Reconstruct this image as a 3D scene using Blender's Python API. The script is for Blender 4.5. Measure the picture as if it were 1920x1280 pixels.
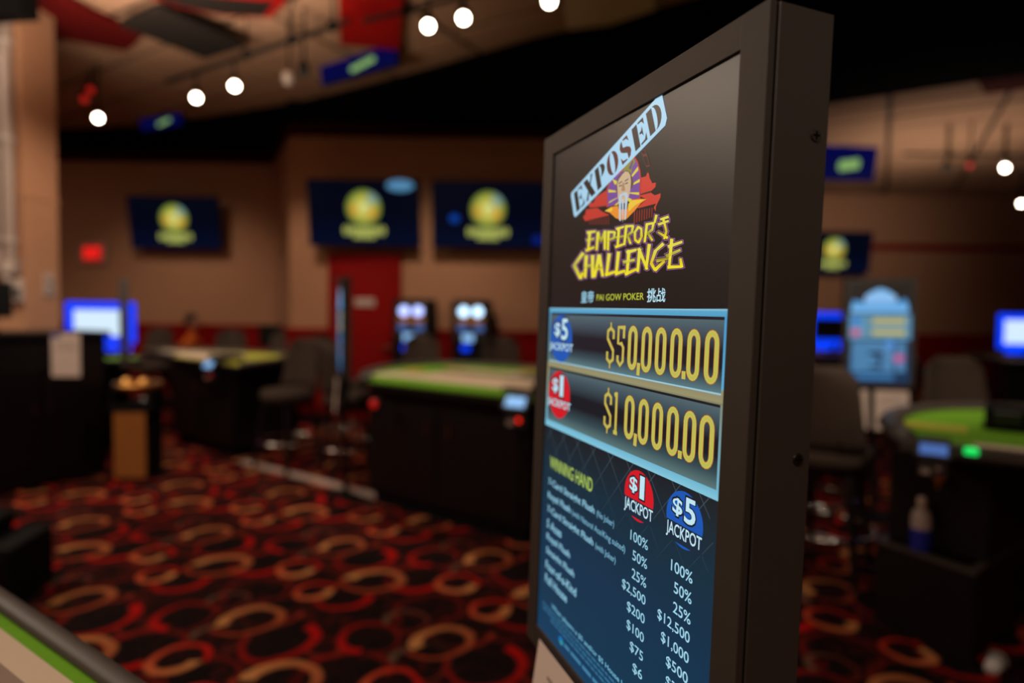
import bpy, bmesh, math, random
from mathutils import Vector, Matrix
from mathutils.geometry import tessellate_polygon

R = math.radians
rng = random.Random(7)
for o in list(bpy.data.objects):
    bpy.data.objects.remove(o)
SC = bpy.context.scene
COL = SC.collection

# ---------------------------------------------------------------- camera, world, lights, exposure
cam_d = bpy.data.cameras.new('camera')
cam = bpy.data.objects.new('camera', cam_d)
COL.objects.link(cam)
cam_d.sensor_width = 36
cam_d.lens = 21.56
cam_d.clip_start = 0.02
cam.matrix_world = Matrix(((0.999915511, -0.012998902, 0, 0),
                           (0.000574341, 0.044180108, -0.999023417, 0),
                           (0.012986207, 0.998939010, 0.044183841, 1.45),
                           (0, 0, 0, 1)))
cam_d.dof.use_dof = True
cam_d.dof.focus_distance = 0.63
cam_d.dof.aperture_fstop = 1.62
SC.camera = cam
SC.view_settings.view_transform = 'Standard'
SC.view_settings.look = 'None'
SC.view_settings.exposure = 0
SC.view_settings.gamma = 1
SC.view_settings.use_curve_mapping = False
SC.cycles.use_denoising = True
SC.cycles.max_bounces = 6

world = bpy.data.worlds.new('world')
world.use_nodes = True
world.node_tree.nodes['Background'].inputs[0].default_value = (1.0, 0.72, 0.5, 1)
world.node_tree.nodes['Background'].inputs[1].default_value = 0.010
SC.world = world

WARM = (1.0, 0.80, 0.62)


def area(name, loc, size, power, col=WARM, aim=(0, 0, -1), size_y=None, spread=180):
    l = bpy.data.lights.new(name, 'AREA')
    l.size = size
    if size_y:
        l.shape = 'RECTANGLE'
        l.size_y = size_y
    l.energy = power
    l.color = col
    l.spread = R(spread)
    o = bpy.data.objects.new(name, l)
    COL.objects.link(o)
    o.location = loc
    o.rotation_euler = Vector(aim).to_track_quat('-Z', 'Y').to_euler()
    return o


def spot(name, loc, target, power, angle=70, blend=0.7, col=WARM, rad=0.05):
    l = bpy.data.lights.new(name, 'SPOT')
    l.energy = power
    l.color = col
    l.spot_size = R(angle)
    l.spot_blend = blend
    l.shadow_soft_size = rad
    o = bpy.data.objects.new(name, l)
    COL.objects.link(o)
    o.location = loc
    o.rotation_euler = (Vector(target) - Vector(loc)).to_track_quat('-Z', 'Y').to_euler()
    return o


# added unseen area lights for the floor's lighting and the big screen's sheen
area('unseen_fill', (-5.6, 3.6, 4.1), 2.4, 120)
area('unseen_fill', (-1.2, -1.8, 4.1), 1.6, 70)
area('unseen_fill', (5.4, -1.6, 4.1), 1.8, 34)
# added floating area lights, no fixture, that brighten the acoustic ceiling from below
area('ceiling_fill', (-3.0, 3.6, 2.7), 1.6, 150, aim=(0.0, 0.22, 1), spread=125)
area('ceiling_fill', (6.3, 9.2, 2.9), 2.4, 34, aim=(0, 0.15, 1))
# track spots over tables and walls, plus added fill spots without a fixture
spot('track_and_fill_spot', (-0.9, 5.9, 3.8), (-0.9, 8.0, 0.7), 170, 78, 1.0)
spot('track_and_fill_spot', (-2.6, 6.4, 3.8), (-2.7, 8.2, 0.9), 110, 62, 1.0)
spot('track_and_fill_spot', (-4.6, 7.0, 3.8), (-4.9, 9.5, 0.4), 130, 84, 1.0)
spot('track_and_fill_spot', (-0.4, 4.7, 3.75), (-0.3, 4.9, 0.9), 150, 60, 0.8)
spot('track_and_fill_spot', (-3.2, 6.3, 3.75), (-3.3, 6.8, 0.9), 150, 60, 0.8)
spot('track_and_fill_spot', (-1.7, 4.6, 3.75), (-1.7, 5.6, 0.7), 70, 60, 0.8)
spot('track_and_fill_spot', (2.6, 2.9, 3.7), (2.5, 2.7, 0.9), 60, 60, 0.8)
spot('track_and_fill_spot', (1.7, 1.5, 3.6), (2.3, 4.3, 0.9), 230, 44, 0.8)  # added fill for the sheets below the blue display
spot('track_and_fill_spot', (-4.2, 6.1, 3.75), (-4.1, 6.1, 0.9), 120, 50, 0.8)  # added fill for the small green table at left
spot('track_and_fill_spot', (6.7, 8.5, 3.6), (6.9, 13.5, 1.6), 400, 90, 1.0)
spot('track_and_fill_spot', (-1.9, 3.9, 3.7), (-4.2, 5.5, 1.9), 330, 46, 0.9)  # added fill that brightens the right face of the column
spot('track_and_fill_spot', (-3.3, 3.2, 3.7), (-3.5, 5.0, 0.9), 90, 50, 0.8)
spot('track_and_fill_spot', (-1.3, 2.2, 3.9), (-1.0, 2.6, 0), 70, 90, 1.0)
spot('track_and_fill_spot', (-1.5, 0.3, 3.7), (0.0, 0.9, 0.9), 60, 40, 0.8)


# ---------------------------------------------------------------- colour and material helpers
def lin(c):
    out = []
    for v in c[:3]:
        v = v / 255
        out.append(v / 12.92 if v <= 0.04045 else ((v + 0.055) / 1.055) ** 2.4)
    return tuple(out) + (1,)


def mat(name, col, rough=0.6, metal=0.0, spec=0.5, emit=None, estr=1.0, noise=0.0, nscale=30, bump=0.0):
    m = bpy.data.materials.new(name)
    m.use_nodes = True
    nt = m.node_tree
    b = nt.nodes['Principled BSDF']
    b.inputs['Base Color'].default_value = lin(col)
    b.inputs['Roughness'].default_value = rough
    b.inputs['Metallic'].default_value = metal
    b.inputs['Specular IOR Level'].default_value = spec
    if emit is not None:
        b.inputs['Emission Color'].default_value = lin(emit)
        b.inputs['Emission Strength'].default_value = estr
    if noise or bump:
        tc = nt.nodes.new('ShaderNodeTexCoord')
        n = nt.nodes.new('ShaderNodeTexNoise')
        n.inputs['Scale'].default_value = nscale
        n.inputs['Detail'].default_value = 4
        nt.links.new(tc.outputs['Object'], n.inputs['Vector'])
        if noise:
            mx = nt.nodes.new('ShaderNodeMixRGB')
            mx.blend_type = 'MULTIPLY'
            mx.inputs[0].default_value = noise
            mx.inputs[1].default_value = lin(col)
            nt.links.new(n.outputs['Fac'], mx.inputs[2])
            nt.links.new(mx.outputs[0], b.inputs['Base Color'])
        if bump:
            bp = nt.nodes.new('ShaderNodeBump')
            bp.inputs['Strength'].default_value = bump
            bp.inputs['Distance'].default_value = 0.002
            nt.links.new(n.outputs['Fac'], bp.inputs['Height'])
            nt.links.new(bp.outputs[0], b.inputs['Normal'])
    return m


def print_material(name, rough, strength=1.0, spec=0.5, base=(.006, .006, .007)):
    """self-lit screen picture: the colour of every pixel patch is stored on its mesh"""
    m = bpy.data.materials.new(name)
    m.use_nodes = True
    nt = m.node_tree
    b = nt.nodes['Principled BSDF']
    b.inputs['Base Color'].default_value = (*base, 1)
    b.inputs['Roughness'].default_value = rough
    b.inputs['Specular IOR Level'].default_value = spec
    a = nt.nodes.new('ShaderNodeAttribute')
    a.attribute_name = 'Col'
    nt.links.new(a.outputs['Color'], b.inputs['Emission Color'])
    b.inputs['Emission Strength'].default_value = strength
    return m


M = dict(
    wall=mat('beige wall paint', (172, 124, 92), 0.85, noise=0.12, nscale=6),
    wall_far=mat('tan wall paint', (166, 122, 94), 0.85, noise=0.12, nscale=6),
    red=mat('red wainscot paint', (128, 8, 6), 0.8, spec=0.1),
    door=mat('red door paint', (126, 8, 6), 0.75, spec=0.12),
    black=mat('matte black paint', (8, 8, 8), 0.8, spec=0.2),
    soffit=mat('black soffit paint', (7, 6, 6), 0.95, spec=0.05),
    tile=mat('tan acoustic tile', (172, 132, 104), 0.95, noise=0.25, nscale=60),
    grid=mat('dark ceiling void', (34, 25, 20), 0.9),
    cloud=mat('charcoal acoustic felt', (30, 25, 22), 0.95, spec=0.1),
    banner=mat('deep red fabric', (150, 14, 10), 0.8, spec=0.1),
    crown=mat('dark maroon trim', (48, 6, 6), 0.9, spec=0.1),
    banner_dark=mat('dark wine fabric', (84, 8, 7), 0.9, spec=0.1),
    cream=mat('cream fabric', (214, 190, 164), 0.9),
    case=mat('black powder coated steel', (58, 52, 48), 0.5, spec=0.6, bump=0.25, nscale=1500),
    groove=mat('black panel gap', (4, 4, 4), 0.9, spec=0.1),
    screw=mat('dark screw steel', (60, 56, 52), 0.35, metal=0.8),
    paper=mat('white paper', (226, 206, 194), 0.9),
    greyprint=mat('grey printed line', (150, 134, 126), 0.9),
    rail=mat('grey vinyl arm rest', (74, 66, 60), 0.5, noise=0.2, nscale=25),
    felt=mat('green felt', (112, 168, 44), 0.95, spec=0.1, noise=0.2, nscale=90),
    felt_y=mat('yellow green felt', (176, 176, 70), 0.95, spec=0.1),
    layout=mat('cream felt print', (206, 184, 160), 0.95, spec=0.1),
    layout_grey=mat('grey felt print', (146, 124, 112), 0.95, spec=0.1),
    layout_orange=mat('orange felt print', (204, 140, 80), 0.95, spec=0.1),
    cabinet=mat('black lacquered wood', (20, 12, 10), 0.5, spec=0.3, noise=0.3, nscale=8),
    fabric=mat('charcoal upholstery', (74, 62, 54), 0.9, spec=0.2, noise=0.25, nscale=60),
    darkwood=mat('espresso stained wood', (24, 16, 13), 0.5, spec=0.3),
    chrome=mat('chrome', (220, 212, 206), 0.15, metal=1.0),
    alu=mat('brushed aluminium edging', (210, 190, 178), 0.45, metal=0.3),
    brass=mat('polished brass', (236, 180, 104), 0.38, metal=1.0),
    wood=mat('honey maple veneer', (184, 116, 54), 0.5, noise=0.25, nscale=12),
    grey=mat('light grey plastic', (172, 156, 146), 0.5),
    conduit=mat('grey painted conduit', (140, 122, 112), 0.5),
    darkgrey=mat('dark grey plastic', (40, 38, 38), 0.5),
    led_red=mat('red indicator lamp', (60, 4, 4), 0.3, emit=(255, 26, 10), estr=1.6),
    led_dim=mat('dim red indicator lamp', (60, 4, 4), 0.3, emit=(190, 12, 8), estr=0.9),
    led_green=mat('green indicator lamp', (4, 60, 20), 0.3, emit=(0, 215, 90), estr=1.2),
    lcd=mat('pale blue lcd', (20, 30, 40), 0.3, emit=(140, 190, 240), estr=1.1),
    lcd_dim=mat('dim blue lcd', (20, 30, 40), 0.3, emit=(90, 130, 210), estr=0.6),
    glow=mat('glowing blue light frame', (4, 10, 60), 0.3, emit=(0, 62, 255), estr=1.15),
    white_lit=mat('white lit screen', (40, 44, 50), 0.3, emit=(214, 238, 255), estr=1.0),
    lamp=mat('lamp lens', (255, 240, 220), 0.3, emit=(255, 238, 214), estr=26),
    lamp_off=mat('unlit frosted lens', (160, 140, 130), 0.4),
    exit_red=mat('lit red letters', (90, 6, 6), 0.4, emit=(255, 34, 28), estr=1.4),
    blue=mat('deep blue plastic', (30, 40, 150), 0.4),
    skin=mat('skin', (168, 112, 84), 0.6),
    hair=mat('black hair', (14, 11, 10), 0.6),
    orange=mat('orange knit', (206, 96, 20), 0.9),
    screen=print_material('jackpot screen', 0.36, 1.0, 0.9, (.014, .014, .015)),
    ink=print_material('jackpot screen lettering', 0.36, 1.0, 0.9, (.014, .014, .015)),
    tv=print_material('television picture', 0.3, 1.0, 0.05, (.001, .001, .001)),
)


# ---------------------------------------------------------------- mesh helpers
class B:
    """collects shapes and links them as ONE mesh object"""

    def __init__(self):
        self.bm = bmesh.new()

    def box(self, c, s, rz=0.0, rot=None):
        m = Matrix.Translation(c) @ (rot if rot is not None else Matrix.Rotation(rz, 4, 'Z')) @ Matrix.Diagonal((s[0], s[1], s[2], 1))
        bmesh.ops.create_cube(self.bm, size=1.0, matrix=m)
        return self

    def tube(self, a, b, r, r2=None, seg=12):
        a, b = Vector(a), Vector(b)
        d = b - a
        m = Matrix.Translation((a + b) / 2) @ d.to_track_quat('Z', 'Y').to_matrix().to_4x4()
        bmesh.ops.create_cone(self.bm, cap_ends=True, segments=seg, radius1=r, radius2=r if r2 is None else r2, depth=d.length, matrix=m)
        return self

    def ball(self, c, s, seg=14):
        m = Matrix.Translation(c) @ Matrix.Diagonal((s[0], s[1], s[2], 1))
        bmesh.ops.create_uvsphere(self.bm, u_segments=seg, v_segments=max(6, seg // 2), radius=1.0, matrix=m)
        return self

    def prism(self, poly, z0, z1):
        """vertical prism over a polygon (list of xy)"""
        lo = [self.bm.verts.new((x, y, z0)) for x, y in poly]
        hi = [self.bm.verts.new((x, y, z1)) for x, y in poly]
        n = len(poly)
        self.bm.faces.new(hi)
        self.bm.faces.new(lo[::-1])
        for i in range(n):
            self.bm.faces.new((lo[i], lo[(i + 1) % n], hi[(i + 1) % n], hi[i]))
        return self

    def ring(self, poly, inner, z0, z1):
        n = len(poly)
        a = [self.bm.verts.new((x, y, z0)) for x, y in poly]
        b = [self.bm.verts.new((x, y, z1)) for x, y in poly]
        c = [self.bm.verts.new((x, y, z1)) for x, y in inner]
        d = [self.bm.verts.new((x, y, z0)) for x, y in inner]
        for i in range(n):
            j = (i + 1) % n
            self.bm.faces.new((a[i], a[j], b[j], b[i]))
            self.bm.faces.new((b[i], b[j], c[j], c[i]))
            self.bm.faces.new((c[i], c[j], d[j], d[i]))
            self.bm.faces.new((d[i], d[j], a[j], a[i]))
        return self

    def lathe(self, prof, c=(0, 0, 0), seg=24):
        rings = []
        for r, z in prof:
            rings.append([self.bm.verts.new((c[0] + r * math.cos(2 * math.pi * k / seg), c[1] + r * math.sin(2 * math.pi * k / seg), c[2] + z)) for k in range(seg)])
        for p, q in zip(rings, rings[1:]):
            for k in range(seg):
                self.bm.faces.new((p[k], p[(k + 1) % seg], q[(k + 1) % seg], q[k]))
        self.bm.faces.new(rings[0][::-1])
        self.bm.faces.new(rings[-1])
        return self

    def torus(self, c, r, t, seg=28, ts=8):
        vs = []
        for k in range(seg):
            a = 2 * math.pi * k / seg
            vs.append([self.bm.verts.new((c[0] + (r + t * math.cos(b)) * math.cos(a), c[1] + (r + t * math.cos(b)) * math.sin(a), c[2] + t * math.sin(b))) for b in [2 * math.pi * i / ts for i in range(ts)]])
        for k in range(seg):
            for i in range(ts):
                self.bm.faces.new((vs[k][i], vs[(k + 1) % seg][i], vs[(k + 1) % seg][(i + 1) % ts], vs[k][(i + 1) % ts]))
        return self

    def build(self, name, m, parent=None, bevel=0.0, smooth=False, seg=2):
        bmesh.ops.recalc_face_normals(self.bm, faces=self.bm.faces)
        if bevel:
            bmesh.ops.bevel(self.bm, geom=list(self.bm.edges), offset=bevel, segments=seg, affect='EDGES', profile=0.5, clamp_overlap=True)
        me = bpy.data.meshes.new(name)
        self.bm.to_mesh(me)
        self.bm.free()
        if smooth:
            for p in me.polygons:
                p.use_smooth = True
        me.materials.append(m)
        o = bpy.data.objects.new(name, me)
        COL.objects.link(o)
        o.parent = parent
        return o


def thing(name, label, cat, loc=(0, 0, 0), rz=0.0, group=None):
    o = bpy.data.objects.new(name, None)
    o.empty_display_size = 0.1
    COL.objects.link(o)
    o.location = loc
    o.rotation_euler = (0, 0, rz)
    return tag(o, label, cat, group)


def tag(o, label, cat, group=None):
    o['label'] = label
    o['category'] = cat
    if group:
        o['group'] = group
    return o


def struct(name, b, m, parent=None, **kw):
    o = b.build(name, m, parent, **kw)
    if parent is None:
        o['kind'] = 'structure'
    return o


def dup(root, loc, rz, label, group=None):
    """a copy of a thing with copies of its parts and sub-parts (mesh data shared)"""
    r = root.copy()
    COL.objects.link(r)
    r.location = loc
    r.rotation_euler = (0, 0, rz)
    r['label'] = label
    if group:
        r['group'] = group
    for ch in list(root.children):
        c = ch.copy()
        COL.objects.link(c)
        c.parent = r
        for g in list(ch.children):
            d = g.copy()
            COL.objects.link(d)
            d.parent = c
    return r


def chaikin(pts, n=2, keep_first=True):
    """round a closed outline; the straight edge between its first two points stays"""
    for _ in range(n):
        out = [pts[0], pts[1]] if keep_first else []
        m = len(pts)
        for i in range(1 if keep_first else 0, m):
            a, b = pts[i], pts[(i + 1) % m]
            if keep_first and i == 1:
                out.append((a[0] * .25 + b[0] * .75, a[1] * .25 + b[1] * .75))
            elif keep_first and i == m - 1:
                out.append((a[0] * .75 + b[0] * .25, a[1] * .75 + b[1] * .25))
            else:
                out.append((a[0] * .75 + b[0] * .25, a[1] * .75 + b[1] * .25))
                out.append((a[0] * .25 + b[0] * .75, a[1] * .25 + b[1] * .75))
        pts = out
    return pts


def inset(poly, d):
    """move every side of a counter-clockwise outline inwards"""
    n = len(poly)
    out = []
    for i in range(n):
        p, q, r = Vector(poly[i - 1]), Vector(poly[i]), Vector(poly[(i + 1) % n])
        e1, e2 = (q - p).normalized(), (r - q).normalized()
        n1, n2 = Vector((-e1.y, e1.x)), Vector((-e2.y, e2.x))
        b = n1 + n2
        b = b / max(0.35, b.length_squared / 2) if b.length > 1e-6 else n1
        v = q + b * d
        out.append((v.x, v.y))
    return out


def lerp_poly(poly, c, k):
    return [(c[0] + (x - c[0]) * k, c[1] + (y - c[1]) * k) for x, y in poly]


# ---------------------------------------------------------------- the room shell
def carpet():
    m = bpy.data.materials.new('swirl patterned carpet')
    m.use_nodes = True
    nt = m.node_tree
    N, Lk = nt.nodes, nt.links
    bs = N['Principled BSDF']
    bs.inputs['Roughness'].default_value = 0.95
    bs.inputs['Specular IOR Level'].default_value = 0.1
    tc = N.new('ShaderNodeTexCoord')
    mp = N.new('ShaderNodeMapping')
    mp.inputs['Rotation'].default_value = (0, 0, R(10.5))
    mp.inputs['Scale'].default_value = (1 / .935, 1 / .935, 1)
    Lk.new(tc.outputs['Object'], mp.inputs['Vector'])
    wob = N.new('ShaderNodeTexNoise')
    wob.inputs['Scale'].default_value = 5
    Lk.new(mp.outputs[0], wob.inputs['Vector'])
    wv = N.new('ShaderNodeVectorMath')
    wv.operation = 'MULTIPLY_ADD'
    Lk.new(wob.outputs['Color'], wv.inputs[0])
    wv.inputs[1].default_value = (.06, .06, 0)
    Lk.new(mp.outputs[0], wv.inputs[2])
    flat = N.new('ShaderNodeVectorMath')
    flat.operation = 'MULTIPLY'
    Lk.new(wv.outputs[0], flat.inputs[0])
    flat.inputs[1].default_value = (1, 1, 0)

    def math_(op, a, b=None, c=None, clamp=False):
        n = N.new('ShaderNodeMath')
        n.operation = op
        n.use_clamp = clamp
        for i, v in enumerate((a, b, c)):
            if v is None:
                continue
            if isinstance(v, (int, float)):
                n.inputs[i].default_value = v
            else:
                Lk.new(v, n.inputs[i])
        return n.outputs[0]

    # dark ground with wine red blotches
    ns = N.new('ShaderNodeTexNoise')
    ns.inputs['Scale'].default_value = 7
    ns.inputs['Detail'].default_value = 3
    ns.inputs['Distortion'].default_value = 2.5
    Lk.new(mp.outputs[0], ns.inputs['Vector'])
    rp = N.new('ShaderNodeValToRGB')
    e = rp.color_ramp.elements
    e[0].position, e[0].color = 0.48, lin((20, 12, 11))
    e[1].position, e[1].color = 0.70, lin((84, 22, 18))
    Lk.new(ns.outputs['Fac'], rp.inputs[0])
    cur = rp.outputs[0]
    TAN, RED, DRED, GREY, ORG = (204, 140, 84), (190, 16, 14), (104, 22, 17), (98, 78, 62), (150, 52, 30)
    # centre, radius, width, start angle of the bright end, colour of head and tail, squash
    rings = [
        ((.03, .05), .20, .026, 60, DRED, DRED, 1.15), ((.30, .30), .17, .024, 330, DRED, DRED, 1.2),
        ((.15, .58), .15, .024, 20, GREY, DRED, 1.0), ((.28, .86), .17, .024, 190, ORG, DRED, 1.1),
        ((.96, .92), .11, .022, 30, GREY, DRED, 1.0), ((.70, .60), .08, .022, 240, ORG, DRED, 1.0),
        ((.55, .10), .16, .030, 200, RED, DRED, 1.0), ((.86, .40), .18, .032, 150, RED, DRED, .9),
        ((.46, .62), .19, .032, 250, RED, DRED, 1.1), ((.85, .72), .15, .026, 100, RED, DRED, 1.0),
        ((.62, .33), .165, .042, 10, TAN, ORG, 1.2), ((.10, .38), .115, .034, 185, TAN, RED, 1.0),
        ((.36, .12), .10, .032, 215, TAN, RED, 1.0), ((.20, .76), .15, .036, 40, TAN, ORG, 1.15),
    ]
    for (c, rad, w, a0, h, t, sq) in rings:
        s = N.new('ShaderNodeVectorMath')
        s.operation = 'SUBTRACT'
        Lk.new(flat.outputs[0], s.inputs[0])
        s.inputs[1].default_value = (c[0] - .5, c[1] - .5, 0)
        f = N.new('ShaderNodeVectorMath')
        f.operation = 'FRACTION'
        Lk.new(s.outputs[0], f.inputs[0])
        s2 = N.new('ShaderNodeVectorMath')
        s2.operation = 'SUBTRACT'
        Lk.new(f.outputs[0], s2.inputs[0])
        s2.inputs[1].default_value = (.5, .5, 0)
        s3 = N.new('ShaderNodeMapping')
        s3.inputs['Rotation'].default_value = (0, 0, R(-a0))
        Lk.new(s2.outputs[0], s3.inputs['Vector'])
        s4 = N.new('ShaderNodeVectorMath')
        s4.operation = 'MULTIPLY'
        s4.inputs[1].default_value = (1, sq, 0)
        Lk.new(s3.outputs[0], s4.inputs[0])
        ln = N.new('ShaderNodeVectorMath')
        ln.operation = 'LENGTH'
        Lk.new(s4.outputs[0], ln.inputs[0])
        sp = N.new('ShaderNodeSeparateXYZ')
        Lk.new(s4.outputs[0], sp.inputs[0])
        ang = math_('ARCTAN2', sp.outputs[1], sp.outputs[0])
        fr = math_('MULTIPLY_ADD', ang, 1 / (2 * math.pi), .5)           # 0..1 along the swirl
        rr = math_('MULTIPLY_ADD', fr, -rad * .32, rad * 1.12)            # slight spiral
        dist = math_('ABSOLUTE', math_('SUBTRACT', ln.outputs['Value'], rr))
        ww = math_('MULTIPLY_ADD', fr, w * .55, w * .45)                  # tail tapers
        k = math_('MULTIPLY', math_('SUBTRACT', ww, dist), 1 / .012, clamp=True)
        mxc = N.new('ShaderNodeMixRGB')
        mxc.inputs[1].default_value = lin(t)
        mxc.inputs[2].default_value = lin(h)
        Lk.new(math_('POWER', fr, 1.8), mxc.inputs[0])
        mx = N.new('ShaderNodeMixRGB')
        Lk.new(k, mx.inputs[0])
        Lk.new(cur, mx.inputs[1])
        Lk.new(mxc.outputs[0], mx.inputs[2])
        cur = mx.outputs[0]
        if h in (TAN, RED):        # the ground inside a swirl is near black
            hole = math_('MULTIPLY', math_('SUBTRACT', math_('SUBTRACT', rr, ww), ln.outputs['Value']), 1 / .02, clamp=True)
            mh = N.new('ShaderNodeMixRGB')
            Lk.new(math_('MULTIPLY', hole, .8), mh.inputs[0])
            Lk.new(cur, mh.inputs[1])
            mh.inputs[2].default_value = lin((22, 13, 12))
            cur = mh.outputs[0]
    Lk.new(cur, bs.inputs['Base Color'])
    pile = N.new('ShaderNodeTexNoise')
    pile.inputs['Scale'].default_value = 260
    Lk.new(tc.outputs['Object'], pile.inputs['Vector'])
    bp = N.new('ShaderNodeBump')
    bp.inputs['Strength'].default_value = .4
    bp.inputs['Distance'].default_value = .004
    Lk.new(pile.outputs['Fac'], bp.inputs['Height'])
    Lk.new(bp.outputs[0], bs.inputs['Normal'])
    return m


struct('floor', B().box((2.5, 5.5, -.05), (24, 17, .1)), carpet())

# ceiling: a void with acoustic tiles laid in it
ceil = struct('ceiling', B().box((2.5, 5.5, 4.24), (24, 17, .12)), M['grid'])
TILE_A = R(-31)
ca, sa = math.cos(TILE_A), math.sin(TILE_A)
tile_mesh = None


def soffit_near(x):
    p = [(-9, 10.2), (-7.04, 9.6), (-5.16, 9.05), (-2.78, 8.02), (-.98, 6.9), (.17, 6.11), (.84, 5.76), (3.6, 4.0), (9, .6)]
    for (x0, y0), (x1, y1) in zip(p, p[1:]):
        if x0 <= x <= x1:
            return y0 + (y1 - y0) * (x - x0) / (x1 - x0)
    return 99 if x < -9 else 0


for i in range(-16, 22):
    for j in range(-16, 40):
        u, v = (i + .5) * 1.22, (j + .5) * .61
        x, y = ca * u - sa * v, sa * u + ca * v
        near = -7.6 < x < 2.2 and 4.2 < y < soffit_near(x) + .3
        far = 3.2 < x < 13 and 6.0 < y < 13.6 and y > 8.9 - .62 * (x - .8)
        if not (near or far):
            continue
        if tile_mesh is None:
            o = B().box((0, 0, 0), (1.165, .552, .03)).build('ceiling_tile', M['tile'], ceil, bevel=.006, seg=1)
            tile_mesh = o.data
        else:
            o = bpy.data.objects.new('ceiling_tile', tile_mesh)
            COL.objects.link(o)
            o.parent = ceil
        o.location = (x, y, 4.165 + rng.uniform(-.003, .003))
        o.rotation_euler = (0, 0, TILE_A)


def wall_seg(name, a, b, z0, z1, m, t=.12, parent=None, bevel=0):
    """upright slab whose room side runs from a to b (room on the right of a->b is behind it)"""
    a, b = Vector((*a, 0)), Vector((*b, 0))
    d = (b - a)
    n = Vector((-d.y, d.x, 0)).normalized()
    c = (a + b) / 2 + n * t / 2
    bb = B().box((c.x, c.y, (z0 + z1) / 2), (d.length, t, z1 - z0), math.atan2(d.y, d.x))
    if parent is None:
        return struct(name, bb, m, bevel=bevel)
    return bb.build(name, m, parent, bevel=bevel)


PTS = [(-9.3, 9.5), (-3.68, 9.5), (-2.9, 8.0), (2.2, 8.0), (2.4, 13.5), (14.4, 13.5)]
WN = ['wall_recess', 'wall_angle', 'wall_back', 'wall_return', 'wall_right']
RAIL = 1.22
k_rail = 0
for i, nm in enumerate(WN):
    a, b = PTS[i], PTS[i + 1]
    w = wall_seg(nm, a, b, 0, 4.2, M['wall'] if i < 4 else M['wall_far'])
    d = (Vector(b) - Vector(a)).normalized()
    n = Vector((d.y, -d.x))
    rz = RAIL if i < 4 else 1.12
    off = lambda p, k: (p[0] + n.x * k, p[1] + n.y * k)
    e = .012
    wall_seg('wainscot', off(a, .02 + e), off(b, .02 + e), .12, rz - .05, M['red'], .02, w)
    wall_seg('chair_rail', off(a, .045 + e), off(b, .045 + e), rz - .05, rz + .02, M['red'], .045, w, bevel=.008)
    wall_seg('skirting', off(a, .03 + e), off(b, .03 + e), 0, .12, M['black'], .03, w)
    if i < 3:
        wall_seg('crown_band', off(a, .03 + e), off(b, .03 + e), 3.70, 3.86, M['crown'], .03, w)
    if i == 4:
        wall_seg('crown_band', off(a, .04 + e), off(b, .04 + e), 2.95, 3.09, M['red'], .04, w)
struct('wall_left', B().box((-9.36, 5.5, 2.1), (.12, 17, 4.2)), M['wall'])
struct('wall_far_right', B().box((14.46, 5.5, 2.1), (.12, 17, 4.2)), M['wall_far'])
struct('wall_front', B().box((2.5, -2.96, 2.1), (24, .12, 4.2)), M['wall'])

# the black dropped soffit that sweeps across the room
near = [(-9.2, 10.2), (-7.04, 9.6), (-5.16, 9.05), (-2.78, 8.02), (-.98, 6.9), (.17, 6.11), (.84, 5.76), (3.6, 4.0), (9, .6)]
far = [(9, 3.7), (5.0, 6.15), (3.58, 7.05), (2.1, 8.0)]
near2 = [(-3.6, 9.45), (-9.2, 9.45)]
poly = [(-5.75, 9.22), (-5.16, 9.05), (-2.78, 8.02), (-2.45, 7.82), (-.98, 6.9), (.17, 6.11), (.84, 5.76), (3.6, 4.0), (9, .6), (9, 3.7), (5.0, 6.15), (3.58, 7.05), (2.14, 7.98), (-2.92, 7.98), (-3.66, 9.46), (-7.6, 9.46), (-7.04, 9.46)]
struct('trim_1', B().prism(poly[:-1], 3.87, 4.19), M['soffit'])
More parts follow.
